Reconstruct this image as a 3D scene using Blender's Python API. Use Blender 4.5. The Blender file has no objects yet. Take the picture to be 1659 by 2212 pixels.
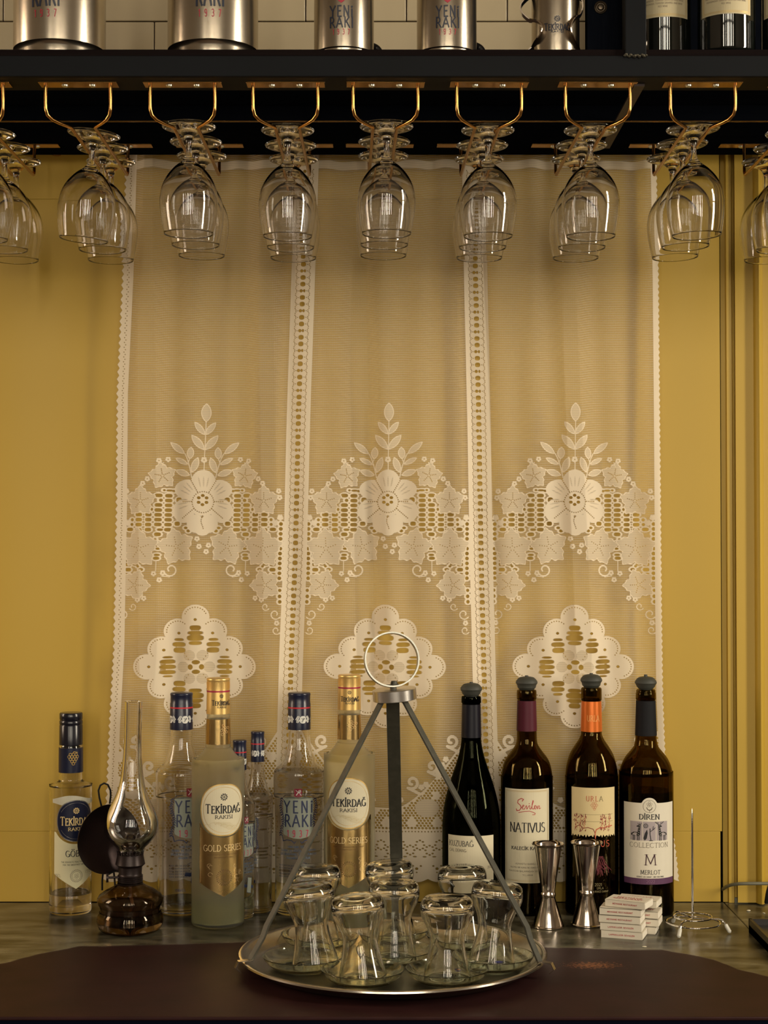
import bpy, bmesh, math, random
import numpy as np
from mathutils import Vector, Matrix
random.seed(7)
PI = math.pi
R_ = math.radians
sc = bpy.context.scene
COL = sc.collection

# ------------------------------------------------------------------ camera, world, light, exposure
TZ = 0.95                 # height of the counter top
HC = 0.5095               # camera height over the counter top
DW = 2.38                 # camera distance to the wall plane (y = 0)
F = 3550.0                # focal length in pixels of the 1659 x 2212 frame
PITCH = math.atan(79 / F)
cam_d = bpy.data.cameras.new('camera')
cam = bpy.data.objects.new('camera', cam_d)
COL.objects.link(cam)
cam.location = (0, -DW, TZ + HC)
cam.rotation_euler = (PI / 2 + PITCH, 0, 0)
cam_d.sensor_fit = 'VERTICAL'
cam_d.sensor_height = 36
cam_d.lens = F / 2212 * 36
cam_d.clip_start = 0.05
sc.camera = cam

world = bpy.data.worlds.new('world')
sc.world = world
world.use_nodes = True
world.node_tree.nodes['Background'].inputs[0].default_value = (0.75, 0.82, 0.9, 1)
world.node_tree.nodes['Background'].inputs[1].default_value = 0.3

sc.view_settings.view_transform = 'Standard'
sc.view_settings.look = 'None'
sc.view_settings.gamma = 1
sc.view_settings.use_curve_mapping = False
sc.view_settings.exposure = -0.40
cy = sc.cycles
cy.max_bounces = 20
cy.diffuse_bounces = 3
cy.glossy_bounces = 5
cy.transmission_bounces = 20
cy.transparent_max_bounces = 24
cy.sample_clamp_indirect = 4.0
cy.blur_glossy = 0.6
cy.use_denoising = True

def area(name, loc, rot, sx, sy, power, color):
    l = bpy.data.lights.new(name, 'AREA')
    l.shape = 'RECTANGLE'; l.size = sx; l.size_y = sy
    l.energy = power; l.color = color
    o = bpy.data.objects.new(name, l); COL.objects.link(o)
    o.location = loc; o.rotation_euler = rot
    return o
# daylight just outside the three window openings of the room
area('daylight_right', (2.27, -1.25, TZ + 1.28), (0, PI / 2, 0), 1.70, .36, 104, (1.0, 0.88, 0.69))
area('daylight_rear', (0.08, -4.76, TZ + 1.33), (PI / 2, 0, 0), 3.1, 2.05, 440, (1.0, 0.88, 0.69))
area('daylight_left', (-2.27, -0.52, TZ + 1.1), (0, -PI / 2, 0), 1.3, .42, 34, (1.0, 0.76, 0.54))

# ------------------------------------------------------------------ helpers
def lin(r, g, b):
    f = lambda c: (c / 255) / 12.92 if c / 255 <= 0.04045 else ((c / 255 + 0.055) / 1.055) ** 2.4
    return (f(r), f(g), f(b), 1)

def ray(px, py):
    v = (1106 - py) / F
    c, s = math.cos(PITCH), math.sin(PITCH)
    k = 1 / (c - v * s)
    return (px - 829.5) / F * k, (v * c + s) * k

def zof(py, D):            # height over the counter of a point seen at row py, D away
    return HC + D * ray(829.5, py)[1]

def dof(py, z):            # distance of a point at height z over the counter seen at row py
    return (z - HC) / ray(829.5, py)[1]

def xof(px, py, D):
    return D * ray(px, py)[0]

def pt(px, py, D):
    return Vector((xof(px, py, D), D - DW, TZ + zof(py, D)))

MATS = {}
def mat(name, color=(.5, .5, .5, 1), rough=.5, metal=0, trans=0, ior=1.5, noise=0, nscale=40, bump=0, coat=0, spec=.5, aniso=None):
    if name in MATS: return MATS[name]
    m = bpy.data.materials.new(name); m.use_nodes = True
    nt = m.node_tree; b = nt.nodes['Principled BSDF']
    if len(color) == 3: color = (*color, 1)
    b.inputs['Base Color'].default_value = color
    b.inputs['Roughness'].default_value = rough
    b.inputs['Metallic'].default_value = metal
    b.inputs['IOR'].default_value = ior
    b.inputs['Transmission Weight'].default_value = trans
    b.inputs['Coat Weight'].default_value = coat
    b.inputs['Specular IOR Level'].default_value = spec
    if noise or bump:
        tc = nt.nodes.new('ShaderNodeTexCoord')
        n = nt.nodes.new('ShaderNodeTexNoise'); n.inputs['Scale'].default_value = nscale
        n.inputs['Detail'].default_value = 5
        if aniso:
            mp = nt.nodes.new('ShaderNodeMapping'); mp.inputs['Scale'].default_value = aniso
            nt.links.new(tc.outputs['Object'], mp.inputs[0]); nt.links.new(mp.outputs[0], n.inputs[0])
        else:
            nt.links.new(tc.outputs['Object'], n.inputs[0])
        if noise:
            mx = nt.nodes.new('ShaderNodeMix'); mx.data_type = 'RGBA'
            mx.inputs[6].default_value = tuple(c * (1 - noise) for c in color[:3]) + (1,)
            mx.inputs[7].default_value = tuple(min(1, c * (1 + noise)) for c in color[:3]) + (1,)
            nt.links.new(n.outputs[0], mx.inputs[0]); nt.links.new(mx.outputs[2], b.inputs['Base Color'])
        if bump:
            bp = nt.nodes.new('ShaderNodeBump'); bp.inputs['Strength'].default_value = bump
            bp.inputs['Distance'].default_value = .001
            nt.links.new(n.outputs[0], bp.inputs['Height']); nt.links.new(bp.outputs[0], b.inputs['Normal'])
    MATS[name] = m
    return m

class MB:
    def __init__(s): s.v = []; s.f = []; s.m = []
    def add(s, vs, fs, mi=0):
        o = len(s.v); s.v += [tuple(v) for v in vs]
        for f in fs: s.f.append(tuple(o + i for i in f)); s.m.append(mi)
        return s
    def box(s, x0, x1, y0, y1, z0, z1, mi=0, M=None):
        vs = [Vector((x, y, z)) for z in (z0, z1) for y in (y0, y1) for x in (x0, x1)]
        if M is not None: vs = [M @ v for v in vs]
        return s.add(vs, [(0, 2, 3, 1), (4, 5, 7, 6), (0, 1, 5, 4), (2, 6, 7, 3), (0, 4, 6, 2), (1, 3, 7, 5)], mi)
    def lathe(s, prof, n=64, mi=0, closed=False, M=None):
        # prof: list of (r, z)
        vs = []; rings = []
        for r, z in prof:
            if r < 1e-7: rings.append([len(vs)]); vs.append(Vector((0, 0, z)))
            else:
                rings.append(list(range(len(vs), len(vs) + n)))
                vs += [Vector((r * math.cos(2 * PI * i / n), r * math.sin(2 * PI * i / n), z)) for i in range(n)]
        fs = []
        pr = list(zip(rings, rings[1:]))
        if closed: pr.append((rings[-1], rings[0]))
        for a, b in pr:
            if len(a) == 1 and len(b) == 1: continue
            for i in range(n):
                j = (i + 1) % n
                if len(a) == 1: fs.append((a[0], b[j], b[i]))
                elif len(b) == 1: fs.append((a[i], a[j], b[0]))
                else: fs.append((a[i], a[j], b[j], b[i]))
        if M is not None: vs = [M @ v for v in vs]
        return s.add(vs, fs, mi)
    def tube(s, pts, r, n=10, mi=0, closed=False, radii=None, cap=True):
        pts = [Vector(p) for p in pts]; N = len(pts); rings = []; vs = []
        up = None
        for k, p in enumerate(pts):
            if closed: d = pts[(k + 1) % N] - pts[k - 1]
            else: d = pts[min(k + 1, N - 1)] - pts[max(k - 1, 0)]
            d.normalize()
            if up is None:
                up = Vector((0, 0, 1)) if abs(d.z) < .9 else Vector((1, 0, 0))
            a = up - d * up.dot(d)
            if a.length < 1e-6: a = d.orthogonal()
            a.normalize(); up = a; b = d.cross(a)
            rr = radii[k] if radii else r
            rings.append(list(range(len(vs), len(vs) + n)))
            vs += [p + rr * (math.cos(2 * PI * i / n) * a + math.sin(2 * PI * i / n) * b) for i in range(n)]
        fs = []
        pr = list(zip(rings, rings[1:]))
        if closed: pr.append((rings[-1], rings[0]))
        for a, b in pr:
            for i in range(n):
                j = (i + 1) % n; fs.append((a[i], a[j], b[j], b[i]))
        if not closed and cap:
            fs.append(tuple(reversed(rings[0]))); fs.append(tuple(rings[-1]))
        return s.add(vs, fs, mi)
    def strip(s, pts, wdir, w, t, mi=0):
        # flat bar of width w (along wdir) and thickness t following pts
        pts = [Vector(p) for p in pts]; N = len(pts); vs = []; fs = []
        wd = Vector(wdir).normalized()
        for k, p in enumerate(pts):
            d = (pts[min(k + 1, N - 1)] - pts[max(k - 1, 0)]).normalized()
            nn = d.cross(wd).normalized()
            vs += [p + wd * w / 2 + nn * t / 2, p - wd * w / 2 + nn * t / 2, p - wd * w / 2 - nn * t / 2, p + wd * w / 2 - nn * t / 2]
        for k in range(N - 1):
            a = 4 * k
            for i in range(4):
                j = (i + 1) % 4; fs.append((a + i, a + j, a + 4 + j, a + 4 + i))
        fs.append((3, 2, 1, 0)); a = 4 * (N - 1); fs.append((a, a + 1, a + 2, a + 3))
        return s.add(vs, fs, mi)
    def build(s, name, mats, parent=None, smooth=35, bevel=0, recalc=True):
        me = bpy.data.meshes.new(name)
        me.from_pydata(s.v, [], s.f)
        if not isinstance(mats, (list, tuple)): mats = [mats]
        for m in mats: me.materials.append(m)
        me.polygons.foreach_set('material_index', s.m)
        me.update()
        if recalc:
            bm = bmesh.new(); bm.from_mesh(me); bmesh.ops.recalc_face_normals(bm, faces=bm.faces); bm.to_mesh(me); bm.free()
        if smooth:
            me.polygons.foreach_set('use_smooth', [True] * len(me.polygons))
            if smooth < 180: me.set_sharp_from_angle(angle=R_(smooth))
        o = bpy.data.objects.new(name, me); COL.objects.link(o)
        if parent: o.parent = parent
        if bevel:
            bv = o.modifiers.new('b', 'BEVEL'); bv.width = bevel; bv.segments = 2; bv.limit_method = 'ANGLE'
        return o

def tag(o, label=None, cat=None, group=None, kind=None):
    if label: o['label'] = label
    if cat: o['category'] = cat
    if group: o['group'] = group
    if kind: o['kind'] = kind
    return o

def thing(name, label, cat, loc=(0, 0, 0), rz=0, group=None):
    o = bpy.data.objects.new(name, None); COL.objects.link(o)
    o.location = loc; o.rotation_euler = (0, 0, rz); o.empty_display_size = .02
    return tag(o, label, cat, group)

def copy_tree(o, parent=None):
    c = o.copy(); COL.objects.link(c)
    if parent: c.parent = parent
    for ch in list(o.children): copy_tree(ch, c)
    return c

def struct(o): o['kind'] = 'structure'; return o

# spline through profile rows
def spl(pts, n=6):
    out = []
    P = [pts[0]] + list(pts) + [pts[-1]]
    for i in range(1, len(P) - 2):
        p0, p1, p2, p3 = P[i - 1], P[i], P[i + 1], P[i + 2]
        for k in range(n):
            t = k / n
            out.append(tuple(.5 * ((2 * b) + (-a + c) * t + (2 * a - 5 * b + 4 * c - d) * t * t + (-a + 3 * b - 3 * c + d) * t ** 3) for a, b, c, d in zip(p0, p1, p2, p3)))
    out.append(tuple(pts[-1]))
    return out

# ------------------------------------------------------------------ stroke lettering
def arc(cx, cy, rx, ry, a0, a1, n=10):
    return [(cx + rx * math.cos(R_(a0 + (a1 - a0) * i / n)), cy + ry * math.sin(R_(a0 + (a1 - a0) * i / n))) for i in range(n + 1)]
GL = {
 'A': (.78, [[(0, 0), (.39, 1)], [(.39, 1), (.78, 0)], [(.14, .34), (.64, .34)]]),
 'B': (.6, [[(.1, 0), (.1, 1)], [(.1, 1)] + arc(.3, .76, .22, .24, 90, -90) + [(.1, .52)], [(.1, .52)] + arc(.32, .26, .26, .26, 90, -90) + [(.1, 0)]]),
 'C': (.75, [arc(.42, .5, .4, .5, 45, 315, 16)]),
 'D': (.75, [[(.1, 0), (.1, 1)], [(.1, 1)] + arc(.3, .5, .42, .5, 90, -90, 14) + [(.1, 0)]]),
 'E': (.58, [[(.1, 0), (.1, 1)], [(.1, 1), (.55, 1)], [(.1, .52), (.47, .52)], [(.1, 0), (.58, 0)]]),
 'F': (.55, [[(.1, 0), (.1, 1)], [(.1, 1), (.55, 1)], [(.1, .52), (.45, .52)]]),
 'G': (.8, [arc(.42, .5, .4, .5, 50, 340, 16), [(.78, .42), (.78, .08)], [(.55, .42), (.8, .42)]]),
 'H': (.76, [[(.1, 0), (.1, 1)], [(.66, 0), (.66, 1)], [(.1, .52), (.66, .52)]]),
 'I': (.2, [[(.1, 0), (.1, 1)]]),
 'J': (.4, [[(.3, 1), (.3, .2)] + arc(.12, .2, .18, .22, 0, -120, 6)]),
 'K': (.72, [[(.1, 0), (.1, 1)], [(.62, 1), (.1, .42)], [(.27, .58), (.7, 0)]]),
 'L': (.56, [[(.1, 0), (.1, 1)], [(.1, 0), (.56, 0)]]),
 'M': (.95, [[(.08, 0), (.14, 1)], [(.14, 1), (.47, .12)], [(.47, .12), (.81, 1)], [(.81, 1), (.87, 0)]]),
 'N': (.8, [[(.1, 0), (.1, 1)], [(.1, 1), (.7, 0)], [(.7, 0), (.7, 1)]]),
 'O': (.85, [arc(.42, .5, .4, .5, 0, 360, 20)]),
 'P': (.6, [[(.1, 0), (.1, 1)], [(.1, 1)] + arc(.3, .74, .24, .26, 90, -90) + [(.1, .48)]]),
 'R': (.7, [[(.1, 0), (.1, 1)], [(.1, 1)] + arc(.3, .74, .24, .26, 90, -90) + [(.1, .48)], [(.32, .48), (.7, 0)]]),
 'S': (.58, [arc(.3, .75, .24, .25, 40, 250, 10) + arc(.28, .26, .26, .26, 70, -150, 10)]),
 'T': (.72, [[(.36, 0), (.36, 1)], [(.02, 1), (.7, 1)]]),
 'U': (.76, [[(.1, 1), (.1, .3)] + arc(.38, .3, .28, .3, 180, 360, 10) + [(.66, 1)]]),
 'V': (.76, [[(0, 1), (.38, 0)], [(.38, 0), (.76, 1)]]),
 'X': (.7, [[(.04, 0), (.66, 1)], [(.04, 1), (.66, 0)]]),
 'Y': (.74, [[(0, 1), (.37, .48)], [(.74, 1), (.37, .48)], [(.37, .48), (.37, 0)]]),
 'Z': (.66, [[(.04, 1), (.62, 1)], [(.62, 1), (.04, 0)], [(.04, 0), (.64, 0)]]),
 '1': (.34, [[(.2, 0), (.2, 1)], [(.2, 1), (.04, .82)]]),
 '9': (.56, [arc(.27, .72, .22, .27, 0, 360, 14), [(.49, .72), (.49, .3)] + arc(.27, .28, .22, .27, 0, -140, 8)]),
 '3': (.54, [arc(.26, .76, .22, .24, 140, -80, 10) + arc(.26, .27, .25, .27, 80, -140, 10)]),
 '7': (.54, [[(.04, 1), (.5, 1)], [(.5, 1), (.18, 0)]]),
 '2': (.56, [arc(.28, .74, .23, .26, 160, -30, 10) + [(.05, 0)], [(.05, 0), (.54, 0)]]),
 '0': (.6, [arc(.3, .5, .26, .5, 0, 360, 18)]),
 '5': (.56, [[(.48, 1), (.12, 1)], [(.12, 1), (.1, .56)] + arc(.27, .32, .24, .31, 115, -140, 12)]),
 '%': (.7, [arc(.15, .8, .13, .18, 0, 360, 10), arc(.55, .2, .13, .18, 0, 360, 10), [(.1, 0), (.6, 1)]]),
 ' ': (.3, []),
 '-': (.4, [[(.06, .45), (.34, .45)]]),
}
GL['\u0130'] = (.2, GL['I'][1]); GL['\u011e'] = GL['G']; GL['\u00d6'] = GL['O']; GL['W'] = (1.0, [[(0, 1), (.25, 0)], [(.25, 0), (.5, 1)], [(.5, 1), (.75, 0)], [(.75, 0), (1, 1)]])
GL['i'] = (.2, [[(.1, 0), (.1, .72)]])
EXTRA = {'\u0130': [('dot', .1, 1.2)], '\u011e': [('breve', .42, 1.2)], '\u00d6': [('dot', .25, 1.2), ('dot', .6, 1.2)], 'i': [('dot', .1, .95)]}

class Art:
    """2-D artwork in label pixels (u right, v up, both relative to a centre row)."""
    def __init__(s): s.q = []          # (mat index, layer, [(u,v)..])
    def poly(s, pts, mi=0, layer=1): s.q.append((mi, layer, pts))
    def cols(s, u0, u1, ft, fb, n, mi=0, layer=0):
        for i in range(n):
            a = u0 + (u1 - u0) * i / n; b = u0 + (u1 - u0) * (i + 1) / n
            s.poly([(a, fb(a)), (b, fb(b)), (b, ft(b)), (a, ft(a))], mi, layer)
    def rect(s, u0, u1, v0, v1, mi=0, layer=0):
        n = max(1, int(abs(u1 - u0) / 4)); s.cols(u0, u1, lambda a: v1, lambda a: v0, n, mi, layer)
    def ell(s, cx, cy, rx, ry, mi=0, layer=0, p=2.0, n=32):
        f = lambda a: ry * max(0, 1 - min(1, abs((a - cx) / rx)) ** p) ** (1 / p)
        us = [cx + rx * math.sin(-PI / 2 + PI * i / n) for i in range(n + 1)]
        for a, b in zip(us, us[1:]):
            s.poly([(a, cy - f(a)), (b, cy - f(b)), (b, cy + f(b)), (a, cy + f(a))], mi, layer)
    def line(s, pts, w, mi=0, layer=1, pen=None):
        for (x0, y0), (x1, y1) in zip(pts, pts[1:]):
            L = math.hypot(x1 - x0, y1 - y0)
            if L < 1e-6: continue
            ww = w
            if pen:
                th = math.atan2(y1 - y0, x1 - x0); ww = pen + (w - pen) * abs(math.sin(th + R_(20)))
            k = max(1, int(abs(x1 - x0) / 3) + int(L / 14)); nx, ny = -(y1 - y0) / L * ww / 2, (x1 - x0) / L * ww / 2
            ex, ey = (x1 - x0) / L * ww * .3, (y1 - y0) / L * ww * .3
            for i in range(k):
                a = (x0 + (x1 - x0) * i / k, y0 + (y1 - y0) * i / k); b = (x0 + (x1 - x0) * (i + 1) / k, y0 + (y1 - y0) * (i + 1) / k)
                a = (a[0] - ex, a[1] - ey); b = (b[0] + ex, b[1] + ey)
                s.poly([(a[0] - nx, a[1] - ny), (b[0] - nx, b[1] - ny), (b[0] + nx, b[1] + ny), (a[0] + nx, a[1] + ny)], mi, layer)
    def ring(s, cx, cy, rx, ry, w, mi=0, layer=1, a0=0, a1=360, n=36):
        s.line(arc(cx, cy, rx, ry, a0, a1, n), w, mi, layer)
    def text(s, t, cx, v0, h, w=.12, thin=None, serif=False, sx=1.0, sp=.16, mi=1, layer=2, small=None, align='c', width=None):
        # small: height of the letters after the first, as a share of h
        tot = 0; hs = []
        for i, c in enumerate(t):
            k = 1 if (small is None or i == 0) else small
            hs.append(k); tot += (GL.get(c, GL['I'])[0] + sp) * k
        tot -= sp * hs[-1]
        if width: sx = width / (tot * h)
        x = cx - tot * h * sx / 2 if align == 'c' else cx
        for c, k in zip(t, hs):
            gw, st = GL.get(c, GL['I']); H = h * k
            T = lambda p: (x + p[0] * H * sx, v0 + p[1] * H)
            for pl in st:
                s.line([T(p) for p in pl], w * h * (sx ** .5 if sx < 1 else 1), mi, layer, pen=(thin * h if thin else None))
                if serif and len(pl) == 2:
                    (ax, ay), (bx, by) = pl
                    for (qx, qy), (ox, oy) in (((ax, ay), (bx, by)), ((bx, by), (ax, ay))):
                        if abs(oy - qy) > .5 and qy in (0, 1) and not (c in 'AVMN' and 0 < qx < gw and qy == 1 and c == 'A'):
                            q = T((qx, qy + (.02 if qy == 0 else -.02)))
                            s.line([(q[0] - .13 * H * sx, q[1]), (q[0] + .13 * H * sx, q[1])], (thin or w) * h * .9, mi, layer)
                        elif abs(oy - qy) < .05 and c in 'ETLFZ' and (qx > gw * .7 or (c == 'T')):
                            q = T((qx, qy)); dv = -.14 if qy > .9 else .14
                            s.line([q, (q[0], q[1] + dv * H)], (thin or w) * h * .9, mi, layer)
            for e in EXTRA.get(c, []):
                if e[0] == 'dot': q = T((e[1], e[2] if c != 'i' else .93)); r = w * h * .62; s.ell(q[0], q[1], r, r, mi, layer, n=6)
                else: s.line([T(p) for p in arc(e[1], e[2] + .06, .16, .12, 180, 360, 6)], w * h * .6, mi, layer)
            x += (gw + sp) * H * sx
    def tiny(s, t, cx, v0, h, w=None, mi=1, layer=2):
        """small print: thin stroke lettering"""
        s.text(t.upper(), cx, v0, h, w=.16, sp=.22, mi=mi, layer=layer, width=w)
    def flower(s, cx, cy, r, mi=1, layer=2, n=10):
        for i in range(n):
            a = 2 * PI * i / n; d = (math.cos(a), math.sin(a)); q = (-d[1], d[0])
            s.poly([(cx + d[0] * r * .38 - q[0] * r * .05, cy + d[1] * r * .38 - q[1] * r * .05), (cx + d[0] * r * .9 - q[0] * r * .2, cy + d[1] * r * .9 - q[1] * r * .2),
                    (cx + d[0] * r, cy + d[1] * r), (cx + d[0] * r * .9 + q[0] * r * .2, cy + d[1] * r * .9 + q[1] * r * .2), (cx + d[0] * r * .38 + q[0] * r * .05, cy + d[1] * r * .38 + q[1] * r * .05)], mi, layer)
        s.ell(cx, cy, r * .22, r * .22, mi, layer, n=8)
    def wrap(s, name, mats, parent, R, z_of, sc_, ang0=0, eps=.0003, tilt=None):
        """put the artwork round a cylinder of radius R; -Y local faces the viewer"""
        mb = MB()
        for mi, layer, pts in s.q:
            vs = []
            for u, v in pts:
                a = u * sc_ / R + ang0; rr = (R if not callable(R) else R(v)) + eps + layer * .00011
                vs.append((rr * math.sin(a), -rr * math.cos(a), z_of(v)))
            mb.add(vs, [tuple(range(len(vs)))], mi)
        return mb.build(name, mats, parent, smooth=0, recalc=False)
    def flat(s, name, mats, parent, fn):
        mb = MB()
        for mi, layer, pts in s.q:
            mb.add([fn(u, v, layer) for u, v in pts], [tuple(range(len(pts)))], mi)
        return mb.build(name, mats, parent, smooth=0, recalc=False)
# ------------------------------------------------------------------ materials shared
M_yellow = mat('yellow_paint', (.47, .305, .034), .5, noise=.05, nscale=3)
def add_waves(m, sx, amt, dist):
    nt = m.node_tree; b = nt.nodes['Principled BSDF']
    tc = nt.nodes.new('ShaderNodeTexCoord'); mp = nt.nodes.new('ShaderNodeMapping'); mp.inputs['Scale'].default_value = (sx, 1, .35)
    n = nt.nodes.new('ShaderNodeTexNoise'); n.inputs['Scale'].default_value = 1; n.inputs['Detail'].default_value = 1
    bp = nt.nodes.new('ShaderNodeBump'); bp.inputs['Strength'].default_value = amt; bp.inputs['Distance'].default_value = dist
    nt.links.new(tc.outputs['Object'], mp.inputs[0]); nt.links.new(mp.outputs[0], n.inputs[0])
    nt.links.new(n.outputs[0], bp.inputs['Height']); nt.links.new(bp.outputs[0], b.inputs['Normal'])
add_waves(M_yellow, 7, 1.0, .006)
M_dark = mat('dark_gap', (.004, .004, .005), .8)
M_iron = mat('black_iron', (.0025, .0033, .0048), .6, metal=0, spec=.12, noise=.4, nscale=14, bump=.2)
def MatMatte(name, c0, c1, s):
    m = bpy.data.materials.new(name); m.use_nodes = True; nt = m.node_tree; nt.nodes.remove(nt.nodes['Principled BSDF'])
    d = nt.nodes.new('ShaderNodeBsdfDiffuse'); n = nt.nodes.new('ShaderNodeTexNoise'); n.inputs['Scale'].default_value = s; r = nt.nodes.new('ShaderNodeValToRGB')
    r.color_ramp.elements[0].color = (*c0, 1); r.color_ramp.elements[1].color = (*c1, 1)
    nt.links.new(n.outputs[0], r.inputs[0]); nt.links.new(r.outputs[0], d.inputs[0]); nt.links.new(d.outputs[0], nt.nodes['Material Output'].inputs[0])
    return m
M_under = MatMatte('matte_dark_iron', (.002, .003, .006), (.006, .007, .010), 18)  # near-black matte iron for the back rail and dark shelf plates
M_rust = MatMatte('dark_stained_wood', (.004, .003, .004), (.013, .009, .008), 12)
M_brass = mat('brass', (.62, .33, .1), .2, metal=1, noise=.1, nscale=60)
M_zinc = mat('zinc_screw', (.6, .6, .52), .3, metal=1, noise=.1, nscale=80)
M_roomwall = mat('room_plaster', (.2, .16, .12), .8, noise=.1, nscale=4)
M_black = mat('black_plastic', (.006, .006, .008), .35, noise=.2, nscale=30)
def MatGlass(name, color, rough=0.0, ior=1.5):
    m = bpy.data.materials.new(name); m.use_nodes = True; nt = m.node_tree
    nt.nodes.remove(nt.nodes['Principled BSDF'])
    g = nt.nodes.new('ShaderNodeBsdfGlass'); g.inputs['Color'].default_value = (*color, 1); g.inputs['Roughness'].default_value = rough; g.inputs['IOR'].default_value = ior
    nt.links.new(g.outputs[0], nt.nodes['Material Output'].inputs[0])
    return m
M_glass = MatGlass('clear_glass', (1, 1, 1), 0, 1.5)
M_teaglass = MatGlass('tea_glass', (1, 1, .985), 0, 1.5)
M_saucer = MatGlass('greenish_saucer_glass', (.955, .985, .955), 0, 1.5)

# ------------------------------------------------------------------ room shell
def wx(px, D=DW, py=1100): return xof(px, py, D)
mb = MB()
xg = wx(1556.9)
z1, z2 = TZ + zof(1796, DW), TZ + zof(430, DW)
ztop = TZ + zof(105, 1.93)
mb.box(-2.25, wx(1553, DW), 0, .02, TZ + .0008, z1 - .0001)
mb.box(-2.25, xg, 0, .02, z1 + .0001, z2 - .0001)
mb.box(-2.25, xg, 0, .02, z2 + .0001, ztop)
struct(mb.build('wall_back', M_yellow, bevel=.00035))
mb = MB().box(-2.3, 2.3, .03, .1, 0, 3.4); struct(mb.build('wall_backing', M_dark))
# tiled wall over the shelf
M_tile = mat('cream_tile', (.40, .33, .21), .18, noise=.12, nscale=5, bump=.15)
mb = MB(); zg = TZ + zof(48, DW); tw, th = 219 / F * DW, .075
xt = wx(8, DW, 40)
for r in range(-1, 4):
    for c in range(-10, 12):
        x0 = xt + (c - (.5 if r % 2 else 0)) * tw; z0 = zg + r * th
        mb.box(x0 + .0008, x0 + tw - .0008, -.004, .01, max(z0 + .0008, ztop + .0002), z0 + th - .0008)
struct(mb.build('wall_back_tiled', M_tile, bevel=.0012))
struct(MB().box(-2.25, 2.25, .002, .03, ztop, ztop + .5).build('wall_grout', mat('grout', (.05, .03, .02), .9, noise=.2)))
struct(MB().box(-2.3, 2.3, -4.8, .1, -.05, 0).build('floor', mat('floor_wood', (.1, .06, .035), .6, noise=.3, nscale=6)))
struct(MB().box(-2.3, 2.3, -4.8, .1, 3.4, 3.45).build('ceiling', M_roomwall))
def wall_hole(name, axis, pos, t, a0, a1, h0, h1, b0, b1):
    mb = MB()
    for (p, q, z0_, z1_) in ((b0, a0, 0, 3.4), (a1, b1, 0, 3.4), (a0, a1, 0, h0), (a0, a1, h1, 3.4)):
        if axis == 'x': mb.box(pos, pos + t, p, q, z0_, z1_)
        else: mb.box(p, q, pos, pos + t, z0_, z1_)
    return struct(mb.build(name, M_roomwall))
wall_hole('wall_right', 'x', 2.2, .05, -1.45, -1.05, TZ + .43, TZ + 2.13, -4.8, .1)
wall_hole('wall_left', 'x', -2.25, .05, -.9, -.15, TZ + .45, TZ + 1.75, -4.8, .1)
wall_hole('wall_front', 'y', -4.75 + .02, .05, -1.45, 1.6, TZ + .3, TZ + 2.35, -2.3, 2.3)
M_frame = mat('window_frame_paint', (.03, .03, .035), .5, noise=.1)
mb = MB()
for yy in (-1.45, -1.08): mb.box(2.21, 2.25, yy, yy + .03, TZ + .43, TZ + 2.13)
for zz in (TZ + .43, TZ + 1.2, TZ + 1.75, TZ + 2.1): mb.box(2.21, 2.25, -1.45, -1.05, zz, zz + .03)
struct(mb.build('window_1', M_frame))
mb = MB()
for x0_, x1_ in ((-1.22, -.75), (-.68, -.3), (-.2, .0), (.22, .42), (.5, .8), (1.05, 1.45)): mb.box(x0_, x1_, -4.72, -4.68, TZ + .3, TZ + 2.35)
for zz in (TZ + .3, TZ + 1.1, TZ + 1.7, TZ + 2.3): mb.box(-1.45, 1.6, -4.72, -4.69, zz, zz + .05)
struct(mb.build('window_2', M_frame))
mb = MB()
for yy in (-.9, -.6, -.18): mb.box(-2.25, -2.21, yy, yy + .03, TZ + .45, TZ + 1.75)
struct(mb.build('window_3', M_frame))

# door-frame moulding right of the wall
prof = [(1558, .03), (1558.2, .0), (1568, .0), (1571, -.006), (1582, -.007), (1584, -.001), (1588, -.001)]
prof2 = [(1588, .0), (1590, -.012), (1629, -.013), (1632, -.018), (1637, -.0235), (1642, -.025), (1646, -.023), (1648.5, -.016), (1650, -.012), (1800, -.012), (1800, .0)]
def extrude_profile(pr, z0, z1):
    mb = MB(); vs = []
    for px, y in pr:
        x = wx(px, DW + y); vs += [(x, y, z0), (x, y, z1)]
    mb.add(vs, [(2 * i, 2 * i + 2, 2 * i + 3, 2 * i + 1) for i in range(len(pr) - 1)] + [tuple(2 * i for i in reversed(range(len(pr))))])
    return mb
struct(extrude_profile(prof, TZ + .0005, ztop).build('trim_1', M_yellow, smooth=50))
struct(extrude_profile(prof2, TZ + zof(1950, 2.367), ztop).build('trim_2', M_yellow, smooth=50))
struct(MB().box(wx(1581), wx(1610), -.006, .02, TZ, TZ + .0075).build('baseboard_right', mat('grey_block', (.12, .12, .09), .7, noise=.2)))

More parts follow.
